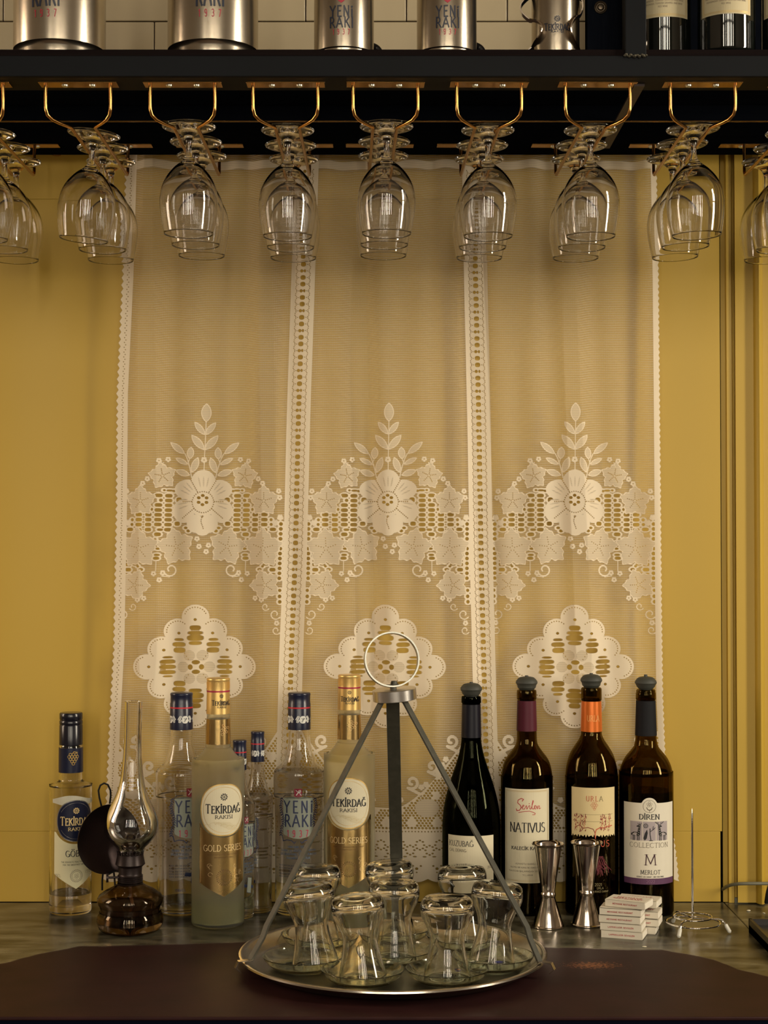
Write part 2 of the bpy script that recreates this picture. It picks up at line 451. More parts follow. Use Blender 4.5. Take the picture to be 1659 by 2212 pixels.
# ------------------------------------------------------------------ counter
def counter_mat():
    m = bpy.data.materials.new('worn_counter'); m.use_nodes = True; nt = m.node_tree; b = nt.nodes['Principled BSDF']; L = nt.links.new
    N = nt.nodes.new
    tc = N('ShaderNodeTexCoord'); sp = N('ShaderNodeSeparateXYZ'); L(tc.outputs['Object'], sp.inputs[0])
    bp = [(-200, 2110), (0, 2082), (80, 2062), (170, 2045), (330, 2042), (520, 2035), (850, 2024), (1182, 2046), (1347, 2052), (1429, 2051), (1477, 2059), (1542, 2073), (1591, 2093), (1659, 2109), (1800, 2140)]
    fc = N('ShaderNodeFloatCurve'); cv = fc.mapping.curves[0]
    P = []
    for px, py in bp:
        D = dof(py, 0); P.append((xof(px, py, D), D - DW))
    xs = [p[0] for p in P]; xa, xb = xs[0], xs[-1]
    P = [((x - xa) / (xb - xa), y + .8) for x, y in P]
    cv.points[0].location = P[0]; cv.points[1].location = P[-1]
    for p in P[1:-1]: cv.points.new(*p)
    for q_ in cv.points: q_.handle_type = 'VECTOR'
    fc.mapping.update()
    mr = N('ShaderNodeMapRange'); mr.inputs[1].default_value = xa; mr.inputs[2].default_value = xb; L(sp.outputs[0], mr.inputs[0])
    L(mr.outputs[0], fc.inputs[1])
    n1 = N('ShaderNodeTexNoise'); n1.inputs['Scale'].default_value = 22; n1.inputs['Detail'].default_value = 6; L(tc.outputs['Object'], n1.inputs[0])
    def math_(op, a, b_, c=None):
        q = N('ShaderNodeMath'); q.operation = op
        for i, v in enumerate((a, b_, c)):
            if v is None: continue
            if isinstance(v, (int, float)): q.inputs[i].default_value = v
            else: L(v, q.inputs[i])
        return q.outputs[0]
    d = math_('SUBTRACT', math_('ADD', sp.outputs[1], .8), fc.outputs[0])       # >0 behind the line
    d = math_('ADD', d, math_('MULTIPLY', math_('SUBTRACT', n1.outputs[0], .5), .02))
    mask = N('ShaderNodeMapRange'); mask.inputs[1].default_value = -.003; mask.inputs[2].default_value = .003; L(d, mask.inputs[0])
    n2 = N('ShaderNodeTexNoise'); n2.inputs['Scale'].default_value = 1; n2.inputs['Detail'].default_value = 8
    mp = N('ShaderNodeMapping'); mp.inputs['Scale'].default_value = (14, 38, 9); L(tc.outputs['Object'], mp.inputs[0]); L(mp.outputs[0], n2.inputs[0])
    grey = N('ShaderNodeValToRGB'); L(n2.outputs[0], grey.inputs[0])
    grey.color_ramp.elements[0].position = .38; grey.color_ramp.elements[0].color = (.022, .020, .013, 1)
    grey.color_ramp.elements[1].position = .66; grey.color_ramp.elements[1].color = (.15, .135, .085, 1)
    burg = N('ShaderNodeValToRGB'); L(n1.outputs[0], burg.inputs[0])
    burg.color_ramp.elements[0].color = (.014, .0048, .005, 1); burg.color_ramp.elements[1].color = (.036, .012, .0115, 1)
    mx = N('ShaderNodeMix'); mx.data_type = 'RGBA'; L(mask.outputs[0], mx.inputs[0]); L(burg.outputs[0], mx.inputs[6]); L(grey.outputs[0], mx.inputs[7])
    # worn patch, copper coloured
    D = dof(2085, 0); cx, cyy = xof(1280, 2085, D), D - DW
    ex = math_('DIVIDE', math_('SUBTRACT', sp.outputs[0], cx), .05); ey = math_('DIVIDE', math_('SUBTRACT', sp.outputs[1], cyy), .026)
    rr = math_('SQRT', math_('ADD', math_('MULTIPLY', ex, ex), math_('MULTIPLY', ey, ey)), 0)
    n3 = N('ShaderNodeTexNoise'); n3.inputs['Scale'].default_value = 260; n3.inputs['Detail'].default_value = 6; L(tc.outputs['Object'], n3.inputs[0])
    wv = math_('SUBTRACT', math_('MULTIPLY', n3.outputs[0], 2.2), math_('ADD', math_('MULTIPLY', rr, .75), .62))
    wm = N('ShaderNodeMapRange'); wm.inputs[1].default_value = 0; wm.inputs[2].default_value = .5; L(wv, wm.inputs[0])
    mx2 = N('ShaderNodeMix'); mx2.data_type = 'RGBA'; L(wm.outputs[0], mx2.inputs[0]); L(mx.outputs[2], mx2.inputs[6]); mx2.inputs[7].default_value = (.26, .10, .035, 1)
    L(mx2.outputs[2], b.inputs['Base Color'])
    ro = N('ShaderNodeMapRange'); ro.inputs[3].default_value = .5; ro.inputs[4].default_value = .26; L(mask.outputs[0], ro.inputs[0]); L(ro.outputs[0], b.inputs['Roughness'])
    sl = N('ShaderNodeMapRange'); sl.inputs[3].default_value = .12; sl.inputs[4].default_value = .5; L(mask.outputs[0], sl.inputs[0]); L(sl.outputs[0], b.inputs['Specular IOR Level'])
    bm = N('ShaderNodeBump'); bm.inputs['Strength'].default_value = .12; bm.inputs['Distance'].default_value = .001; L(n2.outputs[0], bm.inputs['Height']); L(bm.outputs[0], b.inputs['Normal'])
    return m
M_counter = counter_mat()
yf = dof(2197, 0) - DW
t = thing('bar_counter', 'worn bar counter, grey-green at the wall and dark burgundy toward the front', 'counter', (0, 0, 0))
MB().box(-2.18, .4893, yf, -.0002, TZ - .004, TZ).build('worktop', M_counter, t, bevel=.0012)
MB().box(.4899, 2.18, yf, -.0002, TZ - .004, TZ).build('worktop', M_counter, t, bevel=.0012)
MB().box(-2.18, 2.18, yf + .001, -.0002, .05, TZ - .0042).build('front_panel', MatMatte('navy_front', (.002, .003, .008), (.004, .005, .011), 9), t)
# crumbs
for i, (px, py, r) in enumerate([(1392, 2046, .0022), (1617, 1968, .0028), (1650, 1973, .0018)]):
    D = dof(py, 0)
    mbc = MB().lathe([(0, 0), (r, .3 * r), (r * .8, r * .9), (0, r * 1.2)], 7)
    o = mbc.build('crumb', mat('pale_crumb', (.6, .55, .4), .8, noise=.2), smooth=0)
    o.location = (xof(px, py, D), D - DW, TZ); o.rotation_euler = (0, 0, i); o.scale = (1.4, 1, .6)
    tag(o, ['pale crumb on the counter in front of the matchboxes', 'larger pale crumb near the wall at the far right of the counter', 'small pale crumb at the right frame edge beside the black box'][i], 'crumb', 'crumbs on the counter')

# ------------------------------------------------------------------ shelf over the counter
DF = 1.928
zb = TZ + zof(165, DF); zt = TZ + zof(120, DF); ytop = ztop
t = thing('hanging_shelf', 'black iron and dark wood shelf across the top, holding flasks and carrying the glass racks', 'shelf', (0, 0, 0))
y0 = DF - DW; SH = t
MB().box(-1.6, 1.6, y0, y0 + .004, zb, zt).box(-1.6, 1.6, y0 + .004, y0 + .06, zb, zb + .004).build('front_rail', M_iron, t, bevel=.0008)
MB().box(-1.6, 1.6, y0 + .0045, -.0045, zt + .0002, ztop - .0001).build('board', M_rust, t, bevel=.0008)
yr0, yr1 = dof(263, zb - TZ) - DW, dof(316, zb - TZ) - DW
o = MB().box(-1.6, 1.6, yr0, yr1 + .05, zb, zt - .001).build('back_rail', M_under, t, bevel=.0006)
o = MB().box(-1.6, 1.6, yr0 - .0015, yr0, zb - .0005, zb + .0012).build('lit_rail_edge', M_brass, t); o['label'] = 'thin brass edging strip'  # brass strip added as the orange lit lower edge of the rail
MB().box(.300, .3125, y0 + .03, yr1, zb - .003, zb - .0002).build('cross_bar', mat('bar_brown', (.04, .028, .025), .5, metal=.5, noise=.3, nscale=30), t)
MB().box(-1.6, 1.6, y0 + .07, yr0 - .01, zt - .006, zt - .0002).build('under_board', M_under, t, bevel=.001)
mb = MB().box(wx(1350, DF, 60), wx(1396, DF, 60), y0 - .001, y0 + .025, zt + .0001, ztop + .6)
mb.build('post', M_iron, t, bevel=.0012)
mb = MB()
for i in range(16):
    x = wx(1349 + i * 3.1, DF, 120); r = .0018 + .0007 * math.sin(i * 2.1)
    mb.lathe([(0, -r), (r, 0), (r * .7, r * .7), (0, r)], 8, M=Matrix.Translation((x, y0 - .002, zt - .001 + .001 * math.sin(i * 1.7))))
mb.build('weld_bead', mat('weld', (.2, .19, .15), .35, metal=.8, noise=.4, nscale=200), t)
MB().box(wx(1396, DF, 60), 1.6, -.03, -.02, ztop + .0001, ztop + .6).build('back_panel', M_under, t)
xa, xb = wx(1268, 2.0, 60), wx(1344, 2.0, 60)
MB().box(xa, xb, 2.0 - DW, 2.02 - DW, ztop, ztop + .6).build('side_plate', M_under, t, bevel=.001)
c = Vector((xof(1297, 17, 2.0), 2.0 - DW - .0005, TZ + zof(17, 2.0)))
Mr = Matrix.Translation(c) @ Matrix.Rotation(PI / 2, 4, 'X')
MB().lathe([(0, 0), (.0078, 0), (.0078, .002), (.006, .0028), (.0052, .0018), (.0045, .0018), (.003, .0035), (0, .004)], 24, M=Mr).build('bolt', mat('bolt_brown', (.06, .045, .03), .3, metal=.8, noise=.2), t)

# ------------------------------------------------------------------ lace curtain
def build_curtain():
    DC = 2.358; st = 1.5; k = 3.858
    xs = np.arange(216, 1486, st); ys = np.arange(319.5, 1912, st)
    X, Y = np.meshgrid(xs, ys); nx, ny = len(xs), len(ys)
    dense = np.full(X.shape, -9.0); hole = np.full(X.shape, -9.0); semi = np.full(X.shape, -9.0)
    def box(x0, x1, y0, y1):
        return (slice(max(0, int((y0 - 319.5) / st)), max(0, int((y1 - 319.5) / st) + 2)), slice(max(0, int((x0 - 216) / st)), max(0, int((x1 - 216) / st) + 2)))
    def put(kind, b, d):
        if kind == 'dense':
            dense[b] = np.maximum(dense[b], d); hole[b] = np.minimum(hole[b], -d); semi[b] = np.minimum(semi[b], -d)
        elif kind == 'hole':
            hole[b] = np.maximum(hole[b], d); dense[b] = np.minimum(dense[b], -d); semi[b] = np.minimum(semi[b], -d)
        elif kind == 'semi':
            semi[b] = np.maximum(semi[b], d); dense[b] = np.minimum(dense[b], -d); hole[b] = np.minimum(hole[b], -d)
    def ell(kind, cx, cy_, rx, ry, ang=0, p=2.0):
        R = max(rx, ry) + 3; b = box(cx - R, cx + R, cy_ - R, cy_ + R)
        dx, dy = X[b] - cx, Y[b] - cy_
        if ang: dx, dy = dx * math.cos(ang) + dy * math.sin(ang), -dx * math.sin(ang) + dy * math.cos(ang)
        q = (np.abs(dx / rx) ** p + np.abs(dy / ry) ** p) ** (1 / p)
        put(kind, b, (1 - q) * min(rx, ry))
    def seg(kind, x0, y0, x1, y1, w):
        b = box(min(x0, x1) - w - 3, max(x0, x1) + w + 3, min(y0, y1) - w - 3, max(y0, y1) + w + 3)
        dx, dy = x1 - x0, y1 - y0; L2 = dx * dx + dy * dy + 1e-9
        tt = np.clip(((X[b] - x0) * dx + (Y[b] - y0) * dy) / L2, 0, 1)
        put(kind, b, w / 2 - np.hypot(X[b] - x0 - tt * dx, Y[b] - y0 - tt * dy))
    def leaf(tx, ty, bx, by, w):
        L = math.hypot(bx - tx, by - ty) / 2; h = w / 2; Rv = (L * L + h * h) / (2 * h)
        mx, my = (tx + bx) / 2, (ty + by) / 2; ux, uy = -(by - ty) / (2 * L), (bx - tx) / (2 * L)
        b = box(mx - L - 4, mx + L + 4, my - L - 4, my + L + 4)
        d = Rv - np.maximum(np.hypot(X[b] - mx - ux * (Rv - h), Y[b] - my - uy * (Rv - h)), np.hypot(X[b] - mx + ux * (Rv - h), Y[b] - my + uy * (Rv - h)))
        put('dense', b, d); put('semi', b, d - 2.3)
    def vine(cx, cy_, R, th):
        b = box(cx - R - 4, cx + R + 4, cy_ - R - 4, cy_ + R + 4)
        dx, dy = X[b] - cx, Y[b] - cy_; a = np.arctan2(dy, dx) - th; rho = np.hypot(dx, dy)
        tri = np.abs(((a / (2 * PI / 5)) % 1) - .5) * 2           # 1 at the lobe tips
        r = R * (.73 + .30 * tri ** 1.2 + .035 * np.cos(a * 15))
        d = (r - rho) * .85
        put('dense', b, d); put('semi', b, d - 2.4)
        for i in range(5):
            aa = th + 2 * PI * i / 5
            for q in np.arange(.12, .62, .13): ell('hole', cx + R * q * math.cos(aa), cy_ + R * q * math.sin(aa), 1.15, 1.15)
    def berry(cx, cy_, r=5.3, dot=True):
        for i in range(5): ell('dense', cx + r * .62 * math.cos(i * 1.257 + .3), cy_ + r * .62 * math.sin(i * 1.257 + .3), r * .52, r * .52)
        ell('dense', cx, cy_, r * .75, r * .75)
        if dot: ell('hole', cx, cy_, 1.2, 1.2)
    def curl(cx, cy_, r, s):
        P = [(cx + s * (r * (1 - .11 * i / 2)) * math.cos(-1.9 + i * .45), cy_ + (r * (1 - .11 * i / 2)) * math.sin(-1.9 + i * .45)) for i in range(13)]
        P = [(cx + s * r * math.cos(2.6 - i * .42) * (1 - i * .045), cy_ + r * math.sin(2.6 - i * .42) * (1 - i * .045)) for i in range(16)]
        for a, c in zip(P, P[1:]): seg('dense', *a, *c, max(2.2, r * .22))
    def dots(P, r=1.35):
        for x, y in P: ell('hole', x, y, r, r)
    c_of = [lambda y: 438 - .03 * (y - 1080), lambda y: 838 - .005 * (y - 1080), lambda y: 1240.5 + 0 * y]
    S1 = lambda y: np.interp(y, [320, 600, 900, 1200, 1400, 1600, 1900], [664, 655, 645, 638, 630, 624, 612])
    S2 = lambda y: np.interp(y, [320, 600, 900, 1200, 1400, 1600, 1900], [1022, 1028, 1035, 1040, 1045, 1050, 1058])
    LE = lambda y: np.interp(y, [320, 600, 850, 1100, 1400, 1560, 1700, 1900], [271, 263, 251, 249, 243, 234, 228, 220])
    RE = lambda y: np.interp(y, [320, 600, 900, 1300, 1500, 1700, 1850, 1900], [1420, 1425, 1427, 1430, 1433, 1441, 1463, 1468])
    # ---- panels
    for p in range(3):
        cf = c_of[p]
        for s in (-1, 1):
            def Q(u, v):                      # motif point -> curtain point, mirrored about the flower for s = 1
                y = 850 + v / k; uu = 800 + (u - 800) * (-s); return cf(y) + (uu - 800) / k, y
            E = lambda kind, u, v, ru, rv: ell(kind, *Q(u, v), ru / k, rv / k, 0, 3.0 if kind == 'hole' and ru > 20 else 2.0)
            # openwork lattice: dense surround, then openings
            H = []
            for v in (852, 892, 932, 972, 1012, 1052, 1093, 1135): H.append((515, v, 28, 15))
            for v in (850, 930, 972, 1012, 1052, 1092): H.append((437, v, 28, 15))
            H += [(455, 890, 14, 13), (455, 1135, 22, 10), (437, 1174, 26, 15), (420, 1215, 10, 9), (437, 1240, 22, 9), (442, 1266, 27, 11), (445, 1293, 20, 9), (437, 1345, 22, 9), (432, 1373, 24, 12)]
            for v in (1010, 1052, 1093, 1135): H.append((358, v, 25, 15))
            for v in (1010, 1052, 1093, 1137): H.append((278, v, 26, 15))
            H += [(222, 1053, 12, 12), (220, 1092, 12, 12), (205, 1133, 25, 14), (385, 966, 10, 12), (520, 808, 24, 8), (557, 812, 16, 10), (478, 806, 10, 8), (600, 888, 22, 21), (590, 1085, 22, 17), (665, 1120, 15, 10), (688, 1145, 15, 12)]
            for v in range(1088, 1575, 41): H.append((140, v, 15, 15))
            H += [(190, 1290, 10, 10), (188, 1395, 14, 8), (198, 1425, 24, 15), (198, 1468, 24, 15), (193, 1510, 22, 15), (258, 1425, 22, 9), (282, 1440, 11, 9), (308, 1466, 18, 12), (133, 1640, 13, 13), (133, 1690, 14, 15), (130, 1735, 14, 15)]
            for u, v, ru, rv in H: E('dense', u, v, ru + 17, rv + 12)
            for u, v, ru, rv in H: E('hole', u, v, ru, rv)
            for v in range(872, 1140, 41): E('hole', 476, v, 4.6, 4.6)
            for v in range(990, 1140, 41): E('hole', 398, v, 4.6, 4.6); E('hole', 318, v + 20, 4.6, 4.6)
            # leaves
            for lf in ((712, 235, 800, 345, 52), (690, 345, 800, 470, 62), (512, 405, 640, 505, 56), (692, 445, 683, 548, 62), (558, 537, 672, 592, 44), (752, 530, 703, 662, 60), (563, 640, 690, 682, 56)):
                a, b_ = Q(lf[0], lf[1]), Q(lf[2], lf[3]); leaf(*a, *b_, lf[4] / k)
            P = [(800, 470), (800, 345)]
            B = [(640, 500), (662, 545), (680, 600), (695, 660), (703, 700)]
            for a, b_ in zip(B, B[1:]): seg('dense', *Q(*a), *Q(*b_), 2.2)
            seg('dense', *Q(683, 545), *Q(672, 575), 2)
            for (u, v, R, th) in ((460, 685, 112, 3.3), (288, 895, 128, 2.2), (285, 1290, 165, .9), (588, 1275, 155, 2.0), (258, 1595, 132, 1.3)):
                x, y = Q(u, v); vine(x, y, R / k, th if s == -1 else PI - th)
            for (u, v) in ((430, 560), (500, 548), (340, 713), (303, 750), (167, 815), (157, 868), (415, 1500), (487, 1495), (462, 1553), (285, 1718), (340, 1705), (150, 1912)): berry(*Q(u, v))
            for (u, v) in ((148, 1035), (185, 1078)): berry(*Q(u, v), 6, False)
            seg('dense', *Q(465, 575), *Q(452, 610), 1.8); seg('dense', *Q(432, 1395), *Q(432, 1480), 2)
            sg = 1 if s == -1 else -1
            for (u, v, r) in ((548, 1468, 58), (248, 1775, 34), (165, 1838, 46), (152, 1972, 36)):
                curl(*Q(u, v), r / k, sg)
            seg('dense', *Q(480, 1520), *Q(540, 1530), 2)
            # petals
            for (u, v, ru, rv) in ((672, 800, 112, 82), (642, 980, 92, 98), (745, 1085, 72, 76)): E('dense', u, v, ru, rv)
        x, y = cf(900), 850
        Qc = lambda u, v: (cf(850 + v / k) + (u - 800) / k, 850 + v / k)
        for (u, v, ru, rv) in ((800, 740, 100, 104), (802, 1120, 66, 66), (800, 900, 130, 120)): ell('dense', *Qc(u, v), ru / k, rv / k)
        leaf(*Qc(805, 78), *Qc(805, 238), 84 / k)
        seg('dense', *Qc(805, 235), *Qc(800, 640), 2.0); berry(*Qc(798, 553), 6)
        # petal veins: sheer streaks, then dotted divisions
        for a in (-90, -142, -38, 172, 8):
            for j in (-1, 0, 1):
                aa = R_(a + j * 11); u, v = 800 + 170 * math.cos(aa), 895 + 160 * math.sin(aa)
                ell('semi', *Qc(u, v), 9.5, 1.3, aa)
        for a in (-120, -60, 180, 0, 140, 40):
            aa = R_(a); dots([Qc(800 + r * math.cos(aa), 900 + r * math.sin(aa)) for r in range(95, 225 if a not in (180, 0) else 170, 17)], 1.25)
        dots([Qc(800 + 86 * math.cos(R_(a)), 905 + 88 * math.sin(R_(a))) for a in range(0, 360, 12)], 1.25)
        dots([Qc(800 + 10 * math.sin(v / 25), v) for v in range(1020, 1130, 15)], 1.2)
        for i in range(6): ell('hole', *Qc(797 + 36 * math.cos(R_(30 + 60 * i)), 888 + 38 * math.sin(R_(30 + 60 * i))), 3.7, 3.1)
        for (u, v) in ((762, 1210), (780, 1275), (855, 1265), (838, 1318)): berry(*Qc(u, v))
        # ---- rosette
        cx, cyy = cf(1441) - (2.5 if p == 1 else 4 if p == 0 else -1), 1440.7
        Rz = lambda u, v: (cx + (u - 805) / k, cyy + (v - 620) / k)
        pet = [(800, 205), (652, 322), (948, 322), (522, 470), (1078, 470), (400, 615), (1190, 620), (522, 775), (1080, 775), (652, 925), (950, 925), (800, 1025)]
        for u, v in pet: ell('dense', *Rz(u, v), 29.5, 27)
        ell('dense', cx, cyy, 66, 66, 0, 1.6)
        for u, v in pet:
            a0 = math.atan2(v - 620, u - 805)
            for j in range(-5, 6):
                aa = a0 + j * .24; x, y = Rz(u, v); ell('hole', x + 23.5 * math.cos(aa), y + 21.5 * math.sin(aa), 1.3, 1.3)
            x, y = Rz(u, v); ell('hole', x - 5 * math.cos(a0), y - 5 * math.sin(a0), 3.3, 2.8)
        for i in range(6):
            aa = R_(30 + 60 * i + 30); u, v = 805 + 108 * math.cos(aa), 620 + 110 * math.sin(aa); ell('semi', *Rz(u, v), 12.2, 11.4)
        def stack(u, v, rows):
            for du, dv, ru, rv in rows: ell('hole', *Rz(u + du, v + dv), ru / k, rv / k, 0, 3)
        tri = [(0, -85, 45, 20), (0, -42, 62, 15), (0, 0, 68, 24), (0, 42, 52, 16)]
        stack(800, 378, tri); stack(800, 858, [(a, -b_, c_, d_) for a, b_, c_, d_ in tri])
        for s in (-1, 1):
            stack(805 + s * 235, 620, [(0, -80, 38, 9), (0, -44, 60, 18), (0, 0, 64, 18), (0, 44, 62, 17), (0, 78, 36, 8)])
            stack(805 + s * 142, 455, [(0, -62, 38, 11), (0, -22, 55, 19), (s * -4, 26, 50, 22)])
            stack(805 + s * 142, 785, [(0, 62, 38, 11), (0, 22, 55, 19), (s * -4, -26, 50, 22)])
            ell('hole', *Rz(805 + s * 46, 620), 5.2, 5.6); ell('hole', *Rz(805, 620 + s * 40), 8.5, 4.6)
            for j in range(4): ell('hole', *Rz(805 + s * (62 + j * 16), 555 - j * 24), 1.2, 1.2); ell('hole', *Rz(805 + s * (62 + j * 16), 685 + j * 24), 1.2, 1.2)
        # ---- lower border, rising to the strips at both sides
        hw = 195
        xl, xr = (cf(1700) - hw, cf(1700) + hw)
        edge = lambda dx: 1745 - 190 * np.clip((np.abs(dx) - 20) / 175, 0, 1) ** 1.5
        b = box(xl, xr, 1530, 1800); dx = X[b] - cf(1700)
        d = np.minimum(Y[b] - edge(dx), 14 + 0 * dx); d = np.minimum(d, 1796 - Y[b]); d = np.minimum(d, hw - np.abs(dx))
        put('dense', b, d * .8)
        for i, yy in enumerate(np.arange(1540, 1792, 5.4)):
            for xx in np.arange(xl + (i % 2) * 3.9, xr, 7.8):
                e = edge(xx - cf(1700)); q = math.sin(xx * .115) * math.sin(yy * .11 + 1)
                if yy > e + 5 and q < .42: ell('hole', xx, yy, 2.7, 2.2)
        for s in (-1, 1):
            for (dx, yy, r) in ((-55, 1690, 15), (-98, 1655, 14), (-140, 1600, 15)):
                x = cf(1650) - s * dx
                P = [(x + s * r * (1 - .045 * i) * math.cos(2.2 - i * .42), yy + r * (1 - .045 * i) * math.sin(2.2 - i * .42)) for i in range(17)]
                P = [(x + s * (r + 3), yy + r * 1.7)] + P
                for a_, c__ in zip(P, P[1:]): seg('dense', *a_, *c__, 6.5)
            for (dx, yy) in ((-30, 1728), (-75, 1700), (-85, 1694), (-112, 1668), (-120, 1652), (-128, 1640)): berry(cf(1650) - s * dx, yy, 6, False)
            x = cf(1740) - s * (-88); ell('semi', x, 1745, 26, 20)
    b = box(216, 1486, 1790, 1905)
    scal = 1898 + 7 * np.abs(np.sin(X[b] * PI / 44))
    d = np.minimum(Y[b] - 1793, scal - Y[b]); put('dense', b, d)
    hole[b] = np.maximum(hole[b], Y[b] - scal)
    hb = box(216, 1486, 1896, 1915); hole[hb] = np.maximum(hole[hb], Y[hb] - (1898 + 7 * np.abs(np.sin(X[hb] * PI / 44)))); dense[hb] = np.minimum(dense[hb], -(hole[hb]))
    for xx in np.arange(225, 1475, 7): ell('hole', xx, 1796, 1.5, 1.4)
    for i, xx in enumerate(np.arange(235, 1470, 21)):
        yy = 1828 + (8 if i % 2 else -3)
        for a in range(0, 360, 45): ell('hole', xx + 9 * math.cos(R_(a)), yy + 10 * math.sin(R_(a)), 2.4, 1.6)
        ell('hole', xx + 10, 1850, 4, 1.3)
    for xx in np.arange(240, 1470, 44):
        for dx, dy, r in ((0, 0, 3.3), (-8, -6, 2.2), (9, -6, 2.2), (0, 8, 1.8)): ell('hole', xx + dx, 1876 + dy, r, r * .8)
    # ---- insertion strips
    for S in (S1, S2):
        b = box(590, 700, 312, 1912) if S is S1 else box(1000, 1085, 312, 1912)
        d = 25.5 - np.abs(X[b] - S(Y[b])); m = Y[b] < 1795
        put('dense', b, np.where(m, d, -9))
        i = 0
        for yy in np.arange(372, 1790, 14.3):
            cx = float(S(yy)); i += 1
            if i % 3 == 1: ell('hole', cx - 3.2, yy, 3.4, 3.4); ell('hole', cx + 3.6, yy, 2.3, 3.2)
            else: ell('hole', cx, yy, 5.6, 4.9, 0, 2.4)
            ell('hole', cx - 9.2, yy, 1.1, 1.1); ell('hole', cx + 9.2, yy, 1.1, 1.1)
            for q in (-5.2, -1.8, 1.8, 5.2):
                o_ = 1.8 * (1 - abs(q) / 3.5)
                ell('hole', cx - 14 + o_, yy + q, 1.15, 1.15); ell('hole', cx + 14 - o_, yy + q, 1.15, 1.15)
    # ---- side edges
    b = box(216, 300, 312, 1912)
    tooth = 5 * np.abs(((Y[b] / 15.6) % 1) - .5) * 2
    d = np.minimum(X[b] - LE(Y[b]) - tooth, LE(Y[b]) + 26 - X[b]); put('dense', b, np.where(Y[b] < 1795, d, -9))
    for yy in np.arange(345, 1790, 5.2): ell('hole', float(LE(yy)) + 14.5 + 1.6 * math.sin(yy * .6), yy, 1.2, 1.2)
    b = box(1395, 1486, 312, 1912)
    tooth = 3 * np.abs(((Y[b] / 13) % 1) - .5) * 2
    d = np.minimum(RE(Y[b]) - tooth - X[b], X[b] - RE(Y[b]) + 15); put('dense', b, np.where(Y[b] < 1795, d, -9))
    out = np.maximum(LE(Y) + 5 * np.abs(((Y / 15.6) % 1) - .5) * 2 - X, X - RE(Y) + 3 * np.abs(((Y / 13) % 1) - .5) * 2)
    hole = np.maximum(hole, out); dense = np.minimum(dense, -out); semi = np.minimum(semi, -out)
    # ---- heading: gathered hem
    b = box(216, 1486, 312, 372); hy = 347 + 2 * np.sin(X[b] * .07)
    put_d = np.minimum(Y[b] - hy, hy + 18 - Y[b]); semi[b] = np.maximum(semi[b], np.where(out[b] < 0, put_d, -9))
    clip = lambda a: np.clip(a, -3, 3).astype(np.float32).ravel()
    # ---- geometry
    yy = Y; g = np.clip((yy - 312) / 500, 0, 1)
    amp = .005 + .0025 * g
    ph = X + 10 * np.sin(yy / 330) - (yy - 1000) * np.clip((X - 838) / 838, -1, 1) * .035
    fold = amp * (np.sin(ph / 21.5) * .55 + np.sin(ph / 47 + 1.0) + .5 * np.sin(ph / 13.3 + 2)) + .0018 * np.sin(ph / 8) * (1 - g)
    fold = fold * (1 - .6 * np.clip((yy - 1400) / 250, 0, 1))
    fold = np.clip(fold, -.009, .009)
    Dd = DC - fold
    v = (1106 - Y) / F; c_, s_ = math.cos(PITCH), math.sin(PITCH); kk = 1 / (c_ - v * s_)
    co = np.empty((ny * nx, 3), np.float32)
    co[:, 0] = ((X - 829.5) / F * kk * DC).ravel(); co[:, 1] = (Dd - DW).ravel(); co[:, 2] = (TZ + HC + (v * c_ + s_) * kk * DC).ravel()
    idx = np.arange(ny * nx).reshape(ny, nx)
    keep = ~((hole[:-1, :-1] > 2.2) & (hole[1:, :-1] > 2.2) & (hole[:-1, 1:] > 2.2) & (hole[1:, 1:] > 2.2))
    quads = np.stack([idx[:-1, :-1], idx[1:, :-1], idx[1:, 1:], idx[:-1, 1:]], -1)[keep]
    me = bpy.data.meshes.new('lace_curtain'); me.vertices.add(len(co)); me.vertices.foreach_set('co', co.ravel())
    nq = len(quads); me.loops.add(nq * 4); me.loops.foreach_set('vertex_index', quads.ravel().astype(np.int32))
    me.polygons.add(nq); me.polygons.foreach_set('loop_start', np.arange(0, nq * 4, 4, dtype=np.int32)); me.polygons.foreach_set('loop_total', np.full(nq, 4, np.int32))
    me.polygons.foreach_set('use_smooth', np.ones(nq, bool))
    me.update(calc_edges=True)
    for nm, a in (('dense', dense), ('hole', hole), ('semi', semi)):
        at = me.attributes.new(nm, 'FLOAT', 'POINT'); at.data.foreach_set('value', clip(a))
    for nm, a in (('wu', X), ('wv', Y)):
        at = me.attributes.new(nm, 'FLOAT', 'POINT'); at.data.foreach_set('value', a.astype(np.float32).ravel())
    m = bpy.data.materials.new('cream_lace'); m.use_nodes = True; nt = m.node_tree; N = nt.nodes.new; L = nt.links.new
    nt.nodes.remove(nt.nodes['Principled BSDF'])
    def attr(n): a = N('ShaderNodeAttribute'); a.attribute_name = n; return a.outputs['Fac']
    def mth(op, *a):
        q = N('ShaderNodeMath'); q.operation = op
        for i, x in enumerate(a):
            if isinstance(x, (int, float)): q.inputs[i].default_value = x
            else: L(x, q.inputs[i])
        return q.outputs[0]
    def stp(a, w=.5):
        r = N('ShaderNodeMapRange'); r.inputs[1].default_value = -w; r.inputs[2].default_value = w; L(a, r.inputs[0]); return r.outputs[0]
    de, ho, se = stp(attr('dense')), stp(attr('hole')), stp(attr('semi'))
    u, w = attr('wu'), attr('wv')
    th = mth('MULTIPLY_ADD', mth('SINE', mth('MULTIPLY', w, 2 * PI / 3.75)), .5, .5)
    tv = mth('MULTIPLY_ADD', mth('SINE', mth('MULTIPLY', u, 2 * PI / 3.9)), .5, .5)
    net = mth('ADD', mth('MULTIPLY', mth('POWER', th, 1.9), .52), mth('MULTIPLY', tv, .12))
    net = mth('ADD', net, .02)
    sem = mth('ADD', mth('MULTIPLY', th, .2), .62)
    a1 = mth('ADD', mth('MULTIPLY', net, mth('SUBTRACT', 1, se)), mth('MULTIPLY', sem, se))
